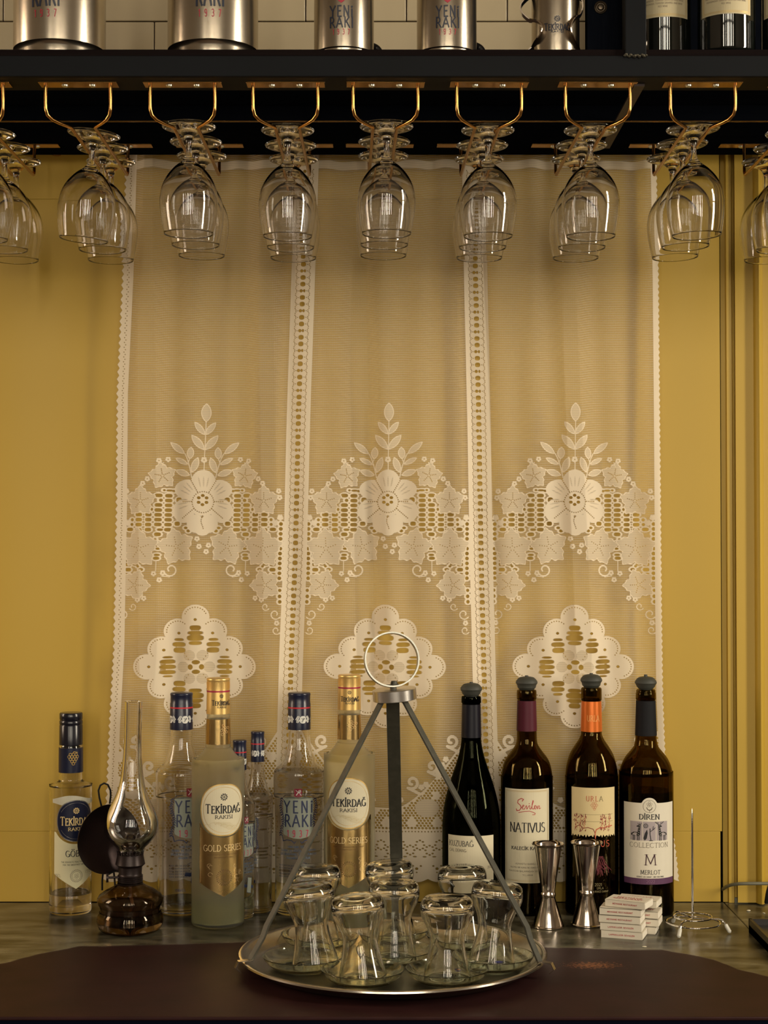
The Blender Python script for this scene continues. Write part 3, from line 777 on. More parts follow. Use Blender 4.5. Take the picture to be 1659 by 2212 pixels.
    a2 = mth('ADD', mth('MULTIPLY', a1, mth('SUBTRACT', 1, de)), mth('MULTIPLY', de, .975))
    al = mth('MULTIPLY', a2, mth('SUBTRACT', 1, ho))
    col = (.90, .80, .63, 1)
    di = N('ShaderNodeBsdfDiffuse'); di.inputs[0].default_value = col
    tr = N('ShaderNodeBsdfTranslucent'); tr.inputs[0].default_value = col
    mx = N('ShaderNodeMixShader'); mx.inputs[0].default_value = .25; L(di.outputs[0], mx.inputs[1]); L(tr.outputs[0], mx.inputs[2])
    tp = N('ShaderNodeBsdfTransparent'); m2 = N('ShaderNodeMixShader'); L(al, m2.inputs[0]); L(tp.outputs[0], m2.inputs[1]); L(mx.outputs[0], m2.inputs[2])
    L(m2.outputs[0], nt.nodes['Material Output'].inputs[0])
    me.materials.append(m)
    o = bpy.data.objects.new('lace_curtain', me); COL.objects.link(o)
    tag(o, 'cream lace curtain with three flower motifs hanging on the yellow wall', 'curtain')
build_curtain()
# ------------------------------------------------------------------ bottles on the counter
M_wineglass_dark = MatGlass('olive_brown_bottle_glass', (.50, .41, .20), 0, 1.5)
M_green_dark = MatGlass('dark_green_bottle_glass', (.12, .13, .08), 0, 1.5)
M_wine = mat('red_wine', (.006, .001, .002), .15, noise=.1)
M_cork = mat('grey_rubber', (.04, .042, .034), .6, noise=.12, nscale=50)
M_paper = mat('cream_paper', (.66, .60, .43), .75, noise=.03, nscale=60)
M_paper2 = mat('ivory_paper', (.70, .65, .53), .75, noise=.03, nscale=60)
M_ink = mat('black_ink', (.01, .01, .013), .6, noise=.1)
M_grey_ink = mat('grey_ink', (.16, .13, .09), .7, noise=.1)
M_red_ink = mat('red_ink', (.42, .03, .035), .6, noise=.1)
M_gold_ink = mat('gold_line', (.5, .33, .08), .4, metal=.5, noise=.1)
M_navy = mat('navy_foil', (.006, .009, .03), .28, noise=.15)
M_white_ink = mat('white_print', (.7, .7, .66), .6, noise=.05)
M_goldfoil = mat('gold_foil', (.80, .55, .20), .34, metal=.75, noise=.12, nscale=30)
M_goldlbl = mat('gold_label', (.66, .46, .19), .24, metal=1, noise=.12, nscale=25)
M_redband = mat('crimson_band', (.35, .01, .05), .4, noise=.1)

class Bottle:
    def __init__(s, name, label, cat, c, ybase, rows, group=None):
        s.c = c; Df = dof(ybase, 0); hw = max(h for y, h in rows)
        s.D = Df / (1 - hw / F); s.hw = hw
        s.R = hw * s.D / F; s.X = xof(c, ybase - 60, s.D)
        s.root = thing(name, label, cat, (s.X, s.D - DW, TZ), -math.atan2(s.X, s.D), group)
        s.rows = rows
    def z(s, y): return zof(y, s.D)
    def prof(s, rows=None, dz=0): return [(h * s.D / F, max(s.z(y), 0)) for y, h in (rows or s.rows)]
    def zl(s, R=None):
        R = R or s.R
        return lambda v: zof(-v, s.D - R)
    def shell(s, m, t=.0025, tb=.006, name='glass_body', punt=.0, sm=3, r_foot=.004):
        rows = sorted(s.rows, key=lambda q: -q[0])
        P = [(h * s.D / F, s.z(y)) for y, h in rows]
        P = spl(P, sm)
        R0 = P[0][0]
        foot = [(R0 - r_foot, 0), (R0 - r_foot * .3, r_foot * .3), (R0, r_foot)]
        P = [p for p in P if p[1] > r_foot * 1.2]
        outer = [(0, punt), (R0 * .5, punt * .6)] + foot + P if punt else [(0, 0)] + foot + P
        inner = [(max(r - t, .001), z) for r, z in reversed(P) if z > tb * 1.3] + [(R0 - t - .003, tb), (0, tb + punt)]
        return MB().lathe(outer + inner, 72).build(name, m, s.root, smooth=60)
    def fill(s, m, ytop, t=.0022, tb=.005, name='liquid'):
        rows = sorted(s.rows, key=lambda q: -q[0]); P = spl([(h * s.D / F, s.z(y)) for y, h in rows], 4)
        zt_ = s.z(ytop); R0 = P[0][0]
        Q = [(0, tb), (R0 - t - .003, tb), (R0 - t, tb + .004)] + [(r - t, z) for r, z in P if tb + .006 < z < zt_]
        Q += [(Q[-1][0], zt_), (0, zt_)]
        return MB().lathe(Q, 64).build(name, m, s.root, smooth=50)
    def sleeve(s, name, m, rows, e=.0004, label=None, cap=True):
        P = [(h * s.D / F + e, s.z(y)) for y, h in rows]
        P.sort(key=lambda q: q[1])
        Q = ([(0, P[0][1])] if cap == 'both' else [(P[0][0] - .002, P[0][1])]) + P + ([(0, P[-1][1])] if cap else [(P[-1][0] - .002, P[-1][1])])
        o = MB().lathe(Q, 64).build(name, m, s.root, smooth=40)
        if label: o['label'] = label
        return o

def stopper(B, yt, yw, yb):
    k = B.D / F; z = B.z
    t = B.root
    P = [(0, z(yb) - .012), (.0078, z(yb) - .012), (.0078, z(yb)), (15 * k, z(yb)), (19.5 * k, z(yb - 5)), (20.5 * k, z(yw + 5)), (21.8 * k, z(yw + 3)), (23.6 * k, z(yw)), (22.8 * k, z(yw - 4)), (19 * k, z(yw - 9)),
         (15 * k, z(yw - 12)), (8 * k, z(yw - 13.5)), (4 * k, z(yw - 13.5)), (3.4 * k, z(yt)), (0, z(yt))]
    MB().lathe(P, 48).build('stopper', M_cork, t, smooth=30)

# dark-glass wine bottles -------------------------------------------------
# 1 pinot-shaped bottle
B = Bottle('wine_bottle', 'dark sloping wine bottle with plain cream label, behind the tea glasses', 'wine bottle', 1018.5, 1986,
           [(1504, 20), (1508, 21), (1518, 21), (1521, 19.5), (1590, 21), (1610, 22.8), (1630, 27), (1650, 33), (1680, 43), (1710, 52), (1740, 58.5), (1770, 61.8), (1800, 62.5), (1960, 62.5)])
B.shell(M_green_dark, punt=.02); B.fill(M_wine, 1700)
B.sleeve('capsule', mat('black_navy_capsule', (.004, .004, .010), .4, spec=.3, noise=.2), [(1521, 19.6), (1592, 21.2)], cap=False)
stopper(B, 1473, 1489, 1503)
A = Art(); o = -2
A.cols(o - 55, o + 55, lambda a: -1806, lambda a: -1912, 20, 0)
A.text('KUZUBA\u011e', o - 51, -1829, 11.5, w=.12, thin=.06, serif=True, sx=.82, align='l', mi=1)
A.text('CAL DEMAG', o - 50, -1841, 6, w=.13, sx=.9, align='l', mi=2)
A.text('2021', o + 38, -1877, 5, w=.13, mi=2, align='l')
A.wrap('label', [M_paper, M_ink, M_grey_ink], B.root, B.R, B.zl(), (B.D - B.R) / F)
# 2 burgundy capsule bottle
B = Bottle('wine_bottle', 'wine bottle with burgundy neck capsule and tall cream label, left of the jiggers', 'wine bottle', 1138.5, 1981,
           [(1490, 19), (1493, 21), (1510, 21), (1513, 19.5), (1577, 21), (1600, 22), (1610, 25), (1622, 33), (1638, 45), (1655, 51.5), (1680, 55.4), (1700, 56), (1960, 56)])
B.shell(M_wineglass_dark, punt=.02); B.fill(M_wine, 1668)
B.sleeve('capsule', mat('burgundy_capsule', (.07, .005, .016), .5, spec=.3, noise=.15), [(1513, 19.8), (1578, 21.4)], cap=False)
stopper(B, 1459, 1475, 1490)
A = Art(); o = .5
A.cols(o - 55, o + 55, lambda a: -1705, lambda a: -1908, 22, 0)
for q, w in ((4, .7), (6, .5)):
    A.line([(o - 55 + q, -1705 - q), (o + 55 - q, -1705 - q), (o + 55 - q, -1908 + q), (o - 55 + q, -1908 + q), (o - 55 + q, -1705 - q)], w, 4)
A.line([(-10, -1731), (-7, -1727), (-12, -1725), (-19, -1729), (-20, -1735), (-14, -1740), (-12, -1745), (-16, -1751), (-22, -1752), (-23, -1748)], 1.7, 3)     # script S
A.line([(-11, -1745), (-7, -1742), (-6, -1740), (-8, -1739), (-10, -1743), (-9, -1748), (-5, -1748), (-3, -1743), (-1, -1740), (0, -1748), (4, -1741), (6, -1740), (6, -1747), (8, -1748), (11, -1741), (14, -1731), (13, -1729), (11, -1738), (11, -1747), (14, -1748), (18, -1743), (19, -1740), (16, -1741), (16, -1747), (19, -1748), (22, -1741), (23, -1748), (26, -1741), (28, -1742), (27, -1748), (31, -1746)], 1.3, 3)
A.line([(-18, -1756), (-6, -1753), (6, -1752), (14, -1755), (18, -1757), (17, -1760), (12, -1760)], 1.3, 3)
A.ell(5, -1736, 1, 1, 3, 1, n=6)
A.text('NATIVUS', o + 1, -1798, 20, w=.15, thin=.035, serif=True, mi=1, width=80, sp=.1)
A.text('KALEC\u0130K KARASI', o + 2, -1836, 6.6, w=.2, thin=.12, serif=True, mi=1, width=74)
for i, (tt, w) in enumerate((('Kuvvetli gövdeli üzüm', 52), ('Kaliteli bir kupaj ve yemek için uygun', 78), ('Kaleciğin bağlarından seçilen özel', 84), ('yıllanmış', 22))):
    A.tiny(tt.encode('ascii', 'ignore').decode(), o + 1, -1868 - i * 8, 3.2, w, mi=2)
A.wrap('label', [M_paper, M_ink, M_grey_ink, M_red_ink, M_gold_ink], B.root, B.R, B.zl(), (B.D - B.R) / F)
# 3 orange capsule bottle
B = Bottle('wine_bottle', 'wine bottle with bright orange neck capsule and a vine drawing on its label', 'wine bottle', 1278.5, 1983,
           [(1485, 20), (1488, 22), (1498, 22.2), (1512, 22), (1514, 20.5), (1578, 22), (1590, 24), (1600, 29), (1612, 37), (1630, 47), (1655, 54), (1680, 56.5), (1700, 57), (1960, 57)])
B.shell(M_wineglass_dark, punt=.02); B.fill(M_wine, 1688)
B.sleeve('capsule', mat('orange_foil', (.72, .17, .025), .3, metal=.45, noise=.12), [(1514, 21), (1579, 22.6)], cap=False)
A = Art()
A.text('URLA', 4, -1562, 13, w=.12, thin=.05, serif=True, mi=0, width=26)
A.wrap('capsule_print', [mat('pale_orange_print', (.8, .4, .12), .4, noise=.05)], B.root, 22.4 * B.D / F, B.zl(), (B.D - B.R) / F, eps=.0007)
stopper(B, 1454, 1470, 1485)
A = Art(); o = 4
bot = lambda a: -1806 - 2.2 * math.sin(a * .9) - 1.5 * math.sin(a * 2.3)
A.cols(o - 52, o + 54, lambda a: -1702, bot, 60, 0)
for i, (ch, mi) in enumerate(zip('URLA', (3, 3, 3, 4))): A.text(ch, o - 12 + i * 9.5, -1731, 11, w=.12, thin=.05, serif=True, mi=mi, sx=.85)
for i, (a, b) in enumerate(((0, 0), (5, 0), (-3, -4.5), (3, -4.5), (8, -4.5), (0, -9), (5, -9), (3, -13))): A.ring(o + a - 1, -1735 + b, 2.3, 2.1, .6, 3, n=8)
A.line([(o - 44, -1760), (o + 46, -1760)], .7, 4); A.line([(o - 44, -1775), (o + 46, -1775)], .7, 4)
tr = [(o + 4, -1811), (o + 3, -1800), (o + 6, -1792), (o + 14, -1788), (o + 24, -1789), (o + 32, -1786), (o + 44, -1785)]
A.line(tr, 2.1, 3); A.line([(o + 3, -1799), (o - 1, -1791), (o - 12, -1788), (o - 22, -1790), (o - 30, -1783), (o - 42, -1789)], 1.5, 2)
random.seed(3)
for gx in (-40, -30, -20, 18, 26, 36):
    for _ in range(22):
        a, b = o + gx + random.uniform(-4, 4), random.uniform(-1795, -1757); A.line([(a, b), (a + random.uniform(-3, 3), b - random.uniform(1, 5))], random.uniform(.5, 1.7), 2)
    A.line([(o + gx, -1790), (o + gx + 2, -1765)], .9, 3)
A.text('TEMPUS', o, -1829, 13, w=.1, mi=3, width=72, sp=.3)
for i in range(26):
    a = o + 4 + i * 1.2 - 14; A.line([(a, -1850), (a + random.uniform(2, 14), -1862 - random.random() * 12), (a + random.uniform(5, 22), -1876 - random.random() * 18)], .8, 5)
A.text('2021', o + 10, -1914, 6, w=.14, mi=4); A.text('URLA', o + 14, -1921, 4.5, w=.14, mi=4); A.text('KIRMIZI SARAP', o + 16, -1928, 4, w=.14, mi=4, width=34)
A.wrap('label', [mat('buff_paper', (.66, .54, .29), .75, noise=.04), M_ink, mat('wine_red_ink', (.2, .02, .02), .7, noise=.1), mat('rust_red_ink', (.5, .09, .04), .6, noise=.1), mat('olive_ink', (.2, .16, .07), .7, noise=.1), mat('dim_red_ink', (.13, .012, .02), .6, noise=.1)], B.root, B.R, B.zl(), (B.D - B.R) / F)
# 4 black capsule bottle, deer label
B = Bottle('wine_bottle', 'black-capped wine bottle with white deer label and purple band, rightmost on counter', 'wine bottle', 1396.5, 1983,
           [(1489, 19), (1492, 20.5), (1495, 20.5), (1498, 21.5), (1511, 21.5), (1514, 20), (1585, 22.6), (1600, 23.5), (1612, 26.5), (1622, 34), (1633, 43), (1645, 49.8), (1658, 54.5), (1672, 57), (1690, 58), (1960, 58)])
B.shell(M_wineglass_dark, punt=.02); B.fill(M_wine, 1706)
B.sleeve('capsule', mat('matt_black_capsule', (.006, .006, .008), .7, spec=.25, noise=.15), [(1513, 20.4), (1588, 22.8)], cap=False)
stopper(B, 1457, 1475, 1488)
A = Art(); o = 7
top = lambda a: -1735 + (math.sqrt(max(0, 17.5 ** 2 - (a - o) ** 2)) - 6 if abs(a - o) < 16.4 else 0)
A.cols(o - 62, o + 66, top, lambda a: -1898, 64, 0); A.cols(o - 62, o + 66, lambda a: -1898, lambda a: -1911, 24, 3)
A.ring(o, -1742, 13.5, 13.5, .8, 2)
for a, b in ((0, -1733), (-3.5, -1737), (3.5, -1737), (-2, -1741), (2, -1741), (0, -1738)): A.ring(o + a, b, 2.2, 2.2, .6, 2, n=8)
A.poly([(o - 7, -1744), (o + 7, -1744), (o + 5, -1749), (o, -1752), (o - 5, -1749)], 2, 1); A.line([(o, -1751), (o, -1755)], 1, 2)
A.text('D\u0130REN', o, -1770, 10.5, w=.2, thin=.08, serif=True, mi=1, width=44)
for i in range(3): A.rect(o - 43 + i * 29, o - 43 + i * 29 + 27.5, -1816, -1775, 4, 1)
def deer(x, f, antl):
    q = lambda a, b: (x + f * a, -1816 + b)
    A.poly([q(-11, 15), q(-5, 18), q(4, 18), q(9, 20), q(9, 12), q(5, 9), q(-5, 9), q(-12, 11)], 1, 3)
    A.poly([q(3, 16), q(9, 18), q(10, 32), q(6, 33)], 1, 3)
    A.poly([q(5, 33), q(10, 34), q(10, 30), q(2, 29), q(1, 31)], 1, 3)
    for a in (-7, -4, 3, 6.5): A.line([q(a, 11), q(a + .5, 5), q(a, 0)], 1.5, 1, 3)
    if antl:
        for k in (-1, 1):
            A.line([q(7, 33), q(7 + k * 6, 37), q(7 + k * 10, 40)], 1.1, 1, 3)
            for j in (3, 6, 9): A.line([q(7 + k * j, 34.5 + j * .5), q(7 + k * j, 39 + j * .2)], .9, 1, 3)
    else:
        A.line([q(7, 33), q(4, 37)], 1, 1, 3); A.line([q(8, 33), q(12, 37)], 1, 1, 3); A.line([q(8, 33), q(8, 38)], .9, 1, 3)
    for a, b in ((-7, 14), (-3, 16), (-2, 12), (2, 15), (5, 12), (6, 17), (7, 22), (7, 27), (7.5, 31.5)): A.ell(*q(a, b), .75, .75, 0, 4, n=5)
deer(o - 29, 1, False); deer(o + 29, -1, True)
A.ring(o - 8, -1784, 4.5, 4.5, .9, 1, 3, n=12); A.flower(o - 8, -1784, 3.6, 1, 3, 6)
A.poly([(o - 10, -1816), (o - 13, -1811), (o - 10, -1800), (o - 5, -1792), (o - 4, -1800), (o - 6, -1811)], 1, 3)
A.line([(o + 3, -1816), (o + 1, -1803), (o + 1, -1790)], 1.6, 1, 3); A.line([(o + 2, -1796), (o + 8, -1792), (o + 12, -1788)], 1.3, 1, 3); A.line([(o + 7, -1793), (o + 8, -1785)], 1.2, 1, 3); A.line([(o - 1, -1816), (o + 7, -1816)], 1.2, 1, 3)
A.text('COLLECTION', o, -1831, 10, w=.1, thin=.06, serif=True, mi=2, width=88)
A.text('M', o + 2, -1869, 23, w=.1, thin=.04, serif=True, mi=5, width=25)
A.text('MERLOT', o + 2, -1889, 9, w=.13, thin=.07, serif=True, mi=1, width=43)
A.tiny('KIRMIZI SEK SARAP - DRY RED WINE', o + 2, -1896, 3, 60, mi=1)
A.text('2022', o + 2, -1907.5, 6, w=.12, thin=.07, mi=6, width=18)
A.wrap('label', [M_paper2, M_ink, M_grey_ink, mat('purple_band', (.10, .035, .09), .6, noise=.08), mat('lavender_grey', (.38, .33, .34), .7, noise=.05), mat('plum_ink', (.06, .02, .03), .6, noise=.1), mat('mauve_print', (.3, .15, .25), .6, noise=.1)], B.root, B.R, B.zl(), (B.D - B.R) / F)

# clear and frosted spirit bottles ----------------------------------------
def frosted():
    m = bpy.data.materials.new('frosted_glass'); m.use_nodes = True; nt = m.node_tree; N = nt.nodes.new; L = nt.links.new
    b = nt.nodes['Principled BSDF']; b.inputs['Base Color'].default_value = (1, .97, .80, 1); b.inputs['Roughness'].default_value = .30; b.inputs['Transmission Weight'].default_value = .96; b.inputs['IOR'].default_value = 1.25
    n = N('ShaderNodeTexNoise'); n.inputs['Scale'].default_value = 300; bp = N('ShaderNodeBump'); bp.inputs['Strength'].default_value = .05; L(n.outputs[0], bp.inputs['Height']); L(bp.outputs[0], b.inputs['Normal'])
    return m
M_frost = frosted()
def stamp(A, cx, cy_, r, mi):
    A.ring(cx, cy_, r * .72, r * .72, .7, mi, n=20)
    for i in range(26):
        a = 2 * PI * i / 26; A.line([(cx + r * .86 * math.cos(a), cy_ + r * .86 * math.sin(a)), (cx + r * 1.02 * math.cos(a), cy_ + r * 1.02 * math.sin(a))], r * .1, mi)
    for a, b in ((-.2, .15), (.15, .2), (0, -.1), (-.3, -.2), (.25, -.15), (0, -.4)): A.ring(cx + a * r, cy_ + b * r, r * .13, r * .13, .5, mi, n=8)
def gold_bottle():
    B = Bottle('raki_bottle', 'frosted gold-capped bottle with round cream label, standing next to the oil lamp', 'bottle', 470.5, 2010,
               [(1500, 22), (1545, 24.5), (1607, 26), (1614, 28), (1624, 34), (1635, 44), (1646, 54), (1653, 56.2), (1665, 56.5), (1995, 56.5)], 'frosted gold-label bottles')
    B.shell(M_frost, t=.0022, r_foot=.005)
    B.fill(mat('pale_green_liquid', (.80, .87, .62), .2, trans=.9, ior=1.33, noise=.03), 1940)
    B.sleeve('cap', M_goldfoil, [(1464, 22.5), (1465.5, 24.2), (1468, 24.6), (1470, 23.8), (1489, 24), (1541, 25)])
    rb = MB()
    for i in range(60):
        a = 2 * PI * i / 60; r = 24.1 * B.D / F
        rb.box(-.0004, .0004, -.0006, .0003, B.z(1487), B.z(1472), M=Matrix.Rotation(a, 4, 'Z') @ Matrix.Translation((0, -r, 0)))
    k = rb.build('cap_ribs', M_goldfoil, B.root.children[1])
    B.sleeve('cap_ring', M_redband, [(1490.5, 24.4), (1494, 24.4)], cap=False).parent = B.root
    B.sleeve('neck_band', M_goldlbl, [(1552, 25.2), (1606, 26.4)], cap=False)
    A = Art(); A.flower(7, -1504, 4.4, 0); A.text('TEK\u0130RDA\u011e', 8, -1524, 11, w=.16, thin=.06, serif=True, small=.8, mi=0, width=44); A.text('RAKISI', 8, -1530, 4, w=.18, mi=0, width=20)
    A.wrap('cap_print', [M_ink], B.root, 25 * B.D / F, B.zl(25 * B.D / F), (B.D - B.R) / F, eps=.0006)
    A = Art()
    for i in range(9): a = i * 2.4; r = 2 + i * 1.05; A.ring(13 + r * math.cos(a), -1577 + 1.2 * r * math.sin(a), 2.6, 2.6, .8, 0, n=9)
    A.wrap('neck_emblem', [mat('light_gold_print', (.85, .62, .3), .3, metal=.6, noise=.1)], B.root, 25.8 * B.D / F, B.zl(25 * B.D / F), (B.D - B.R) / F, eps=.0008)
    A = Art(); o = 13
    arcb = lambda a: -1750 - 60 * math.sqrt(max(0, 1 - ((a - o) / 62) ** 2)) if abs(a - o) < 62 else -1750
    A.cols(o - 56, o + 58, lambda a: min(arcb(a), -1778), lambda a: -1938 + 30 * abs(a - o) / 56, 40, 3)
    A.line([(o - 53, -1790), (o - 53, -1907)], .8, 4); A.line([(o + 55, -1790), (o + 55, -1907)], .8, 4)
    A.ell(o, -1750, 53, 56.5, 2, 1, 2.3); A.ell(o, -1750, 50.5, 54, 0, 2, 2.3)
    A.ring(o, -1750, 46, 49.5, .7, 2, 3, n=40)
    A.flower(o, -1722, 8, 1, 4); A.text('TEK\u0130RDA\u011e', o, -1757, 19, w=.17, thin=.06, serif=True, small=.82, mi=1, layer=4, width=80)
    A.text('RAKISI', o, -1769, 7.5, w=.18, thin=.09, serif=True, mi=1, layer=4, width=38)
    for i in range(7): A.ring(o - 36 + i * 12, -1788 + 4 * math.sin(i), 8, 7, .5, 4, 3, 20, 160, n=8)
    for i in range(12): A.line([(o - 24 + 3 * i, -1776 - 1.5 * i), (o + 14 + 2 * i, -1778 - 1.6 * i)], .35, 4, 3)
    A.text('GOLD SERIES', o, -1839, 13, w=.12, thin=.06, serif=True, mi=5, width=90)
    A.tiny('DOUBLE OAK BARRELS FOR THE PUREST', o, -1848, 2.6, 72, mi=6); A.tiny('AND SMOOTHEST TASTE', o, -1854, 2.6, 42, mi=6)
    stamp(A, o + 1, -1896, 17, 6)
    for i in range(30):
        a = random.uniform(-50, 50); b = -1866 - random.random() * 48
        if abs(a) > 22 and b > -1936 + 30 * abs(a) / 56 + 8: A.ring(o + a, b, 5, 4.2, .45, 5, a0=random.randint(0, 180), a1=random.randint(200, 330), n=8)
    A.wrap('label', [M_paper, M_ink, M_goldfoil, M_goldlbl, mat('faint_gold_line', (.5, .4, .2), .6, noise=.1), mat('pale_gold_print', (.78, .6, .32), .4, metal=.4, noise=.1), mat('brown_ink', (.12, .06, .015), .6, noise=.1)], B.root, B.R, B.zl(), (B.D - B.R) / F)
    return B
gb = gold_bottle()
def recopy(src, label, c, D, extra=0, scale=None, group=None):
    n = copy_tree(src)
    X = xof(c, 1920, D); n.location = (X, D - DW, TZ); n.rotation_euler = (0, 0, -math.atan2(X, D) + extra)
    n['label'] = label
    if group: n['group'] = group
    if scale: n.scale = scale
    return n
recopy(gb.root, 'frosted gold-capped bottle behind the strap of the tray', 754.5, 2.298, -.26)

def yeni(level, label, c, off):
    B = Bottle('raki_bottle', label, 'bottle', c, 1983,
               [(1500, 18), (1540, 20), (1577, 22.5), (1600, 24), (1615, 26.5), (1632, 32), (1648, 39), (1656, 47), (1663, 53), (1672, 55), (1716, 55), (1722, 52.5), (1800, 51.5), (1966, 51.5)], 'clear bottles with navy caps')
    B.shell(M_glass, t=.0022, tb=.009, r_foot=.005, sm=4)
    M_clear = mat('clear_spirit', (1, 1, 1), 0, trans=1, ior=1.34)
    B.fill(M_clear, level, t=.002, tb=.008)
    B.sleeve('cap', M_navy, [(1496, 22), (1497.5, 23.5), (1500, 23.8), (1503, 23), (1517, 23), (1519, 23.8), (1575, 24)])
    B.sleeve('cap_ring', mat('bright_red_line', (.5, .015, .03), .4, noise=.1), [(1526, 24), (1529, 24)], cap=False)
    A = Art()
    for u0 in (-28, 8, 44):
        A.ell(u0, -1555, 7, 8, 0, 0, 2.6, n=10)
        for k in (-1, 1):
            for i in range(5): A.ring(u0 + k * (10 + i % 3 * 1.6), -1549 - i * 2.6, 2.2, 1.6, 1.4, 0, n=8)
        A.line([(u0 - 3, -1551), (u0, -1555), (u0 - 3, -1560)], .8, 1); A.line([(u0 + 3, -1551), (u0 - 1, -1560)], .8, 1); A.ring(u0 + 2, -1553, 1.7, 1.7, .7, 1, n=6)
    A.wrap('cap_emblem', [M_white_ink, M_ink], B.root, 24 * B.D / F, B.zl(24 * B.D / F), (B.D - B.R) / F, eps=.0006)
    A = Art(); o = off
    M_panel = mat('frosted_grey_print', (.21, .23, .19), .6, noise=.05)
    A.cols(o - 33, o + 33, lambda a: -1722 - 4 * (abs(a - o) / 33) ** 4, lambda a: -1812 + 10 * (abs(a - o) / 33) ** 2, 22, 0)
    for sgn in (-1, 1):
        for i in range(17):
            v = -1726 - i * 4.9; du = 36 + 3.2 * math.sin(i * .5)
            A.line([(o + sgn * du, v), (o + sgn * (du + 5 - i % 3), v - 3)], 2.2, 1); A.line([(o + sgn * du, v), (o + sgn * (du - 3), v - 3.4)], 1.8, 1)
        A.line([(o + sgn * 34, -1724), (o + sgn * 28, -1719), (o + sgn * 16, -1718)], 1.3, 1)
        A.line([(o + sgn * 36, -1806), (o + sgn * 33, -1818), (o + sgn * 24, -1815), (o + sgn * 14, -1816), (o + sgn * 8, -1822), (o + sgn * 5, -1818)], 1.9, 1)
    A.rect(o - 8, o + 8, -1720, -1704, 2, 1); A.poly([(o - 8, -1720), (o + 8, -1720), (o, -1725)], 2, 1)
    A.line([(o - 5, -1707), (o, -1712), (o - 4, -1718)], 1.2, 3, 3); A.line([(o + 5, -1707), (o - 3, -1717)], 1.2, 3, 3); A.ring(o + 3, -1709.5, 2.4, 2.4, 1, 3, 3, n=8); A.line([(o + 2, -1712), (o + 6, -1718)], 1.2, 3, 3)
    A.text('YENi', o, -1756, 25, w=.15, mi=1, width=61, sp=.42); A.text('RAKI', o, -1786, 25, w=.15, mi=1, width=58, sp=.26)
    A.text('1937', o - 1, -1808, 14, w=.14, mi=2, width=44, sp=.9)
    for i, (tt, w) in enumerate((('YENI RAKI 1937 CE', 44), ('SUMA VE DISTILE ANASON', 76), ('GELENEKSEL TURK RAKISI', 80), ('ANASON ILE URETILIR', 50))): A.tiny(tt, o, -1832 - i * 8, 4.2, w, mi=4)
    for i in range(5): A.tiny('ALKOL DOSTUN DEGILDIR', o - 22, -1872 - i * 6, 3, 44, mi=1)
    A.line([(o - 6, -1868), (o + 8, -1862), (o + 26, -1870)], 1, 1)
    A.poly([(o + 6, -1868), (o + 24, -1871), (o + 19, -1912), (o + 2, -1908)], 0, 1)
    A.poly([(o - 10, -1885), (o + 32, -1892), (o + 31, -1900), (o - 12, -1893)], 1, 3); A.line([(o + 6, -1868), (o + 2, -1908), (o + 19, -1912), (o + 24, -1871)], 1.5, 1)
    A.text('45%VOL', o - 20, -1926, 5, w=.15, mi=1, width=22)
    A.wrap('print', [M_panel, mat('navy_ink', (.01, .018, .06), .5, noise=.1), M_redband, M_white_ink, mat('blue_ink', (.03, .09, .2), .5, noise=.1)], B.root, B.R * .95, B.zl(), (B.D - B.R) / F, eps=.0016)
    return B
ya = yeni(1944, 'nearly empty clear navy-capped bottle behind the lamp chimney', 391, 19)
yd = yeni(1664, 'full clear bottle with navy cap and red emblem, left of the tray handle', 646, -2)
recopy(yd.root, 'small navy-capped bottle half hidden behind the frosted bottle', 517, 2.284, .5, (.6, .6, .795))
recopy(yd.root, 'small clear navy-capped bottle beside the full one, against the lace', 556, 2.322, -.7, (.6, .6, .82))

B = Bottle('raki_bottle', 'small clear bottle with black cap and round navy label, leftmost on counter', 'bottle', 152, 1981,
           [(1605, 20), (1612, 25), (1667, 25.3), (1680, 25.3), (1686, 27), (1692, 38), (1697, 45), (1702, 46), (1800, 45.5), (1966, 45)])
B.shell(M_glass, t=.0024, tb=.014, r_foot=.004, sm=3)
B.fill(mat('clear_spirit', (1, 1, 1)), 1928, t=.002, tb=.012)
B.sleeve('cap', mat('black_cap', (.006, .006, .012), .22, noise=.1), [(1539, 22.5), (1541, 24), (1553, 24), (1555, 22.8), (1557, 24.2), (1563, 24.2), (1565, 23.4), (1567, 24.3), (1608, 24.5)])
B.sleeve('neck_label', M_navy, [(1614, 25.4), (1667, 25.6)], cap=False)
A = Art()
for a, b in ((0, 0), (6, 0), (-6, 0), (12, 0), (-3, -5), (3, -5), (9, -5), (0, -10), (6, -10), (3, -15), (3, 5), (9, 5), (-3, 5)): A.ring(2 + a, -1635 + b, 2.9, 2.9, .9, 0, n=10)
A.line([(3, -1628), (6, -1624), (14, -1626)], 1.1, 0)
A.wrap('neck_emblem', [M_gold_ink], B.root, 25.4 * B.D / F, B.zl(25.4 * B.D / F), (B.D - B.R) / F, eps=.0007)
A = Art(); o = 12
A.cols(o - 56, o + 50, lambda a: -1724 + 5 * math.cos(a / 18), lambda a: -1738 + 2 * math.sin(a / 9), 26, 5)
arcb = lambda a: -1774 - 50 * math.sqrt(max(0, 1 - ((a - o) / 52) ** 2)) if abs(a - o) < 52 else -1774
A.cols(o - 50, o + 50, lambda a: min(arcb(a), -1798), lambda a: -1921 + 32 * abs(a - o) / 50, 36, 0)
A.ell(o, -1774, 43, 45, 4, 1, 2.2); A.ell(o, -1774, 41, 43, 3, 2, 2.2); A.ring(o, -1774, 37, 39, .7, 4, 3, 30, 150, n=16); A.ring(o, -1774, 37, 39, .7, 4, 3, 210, 330, n=16)
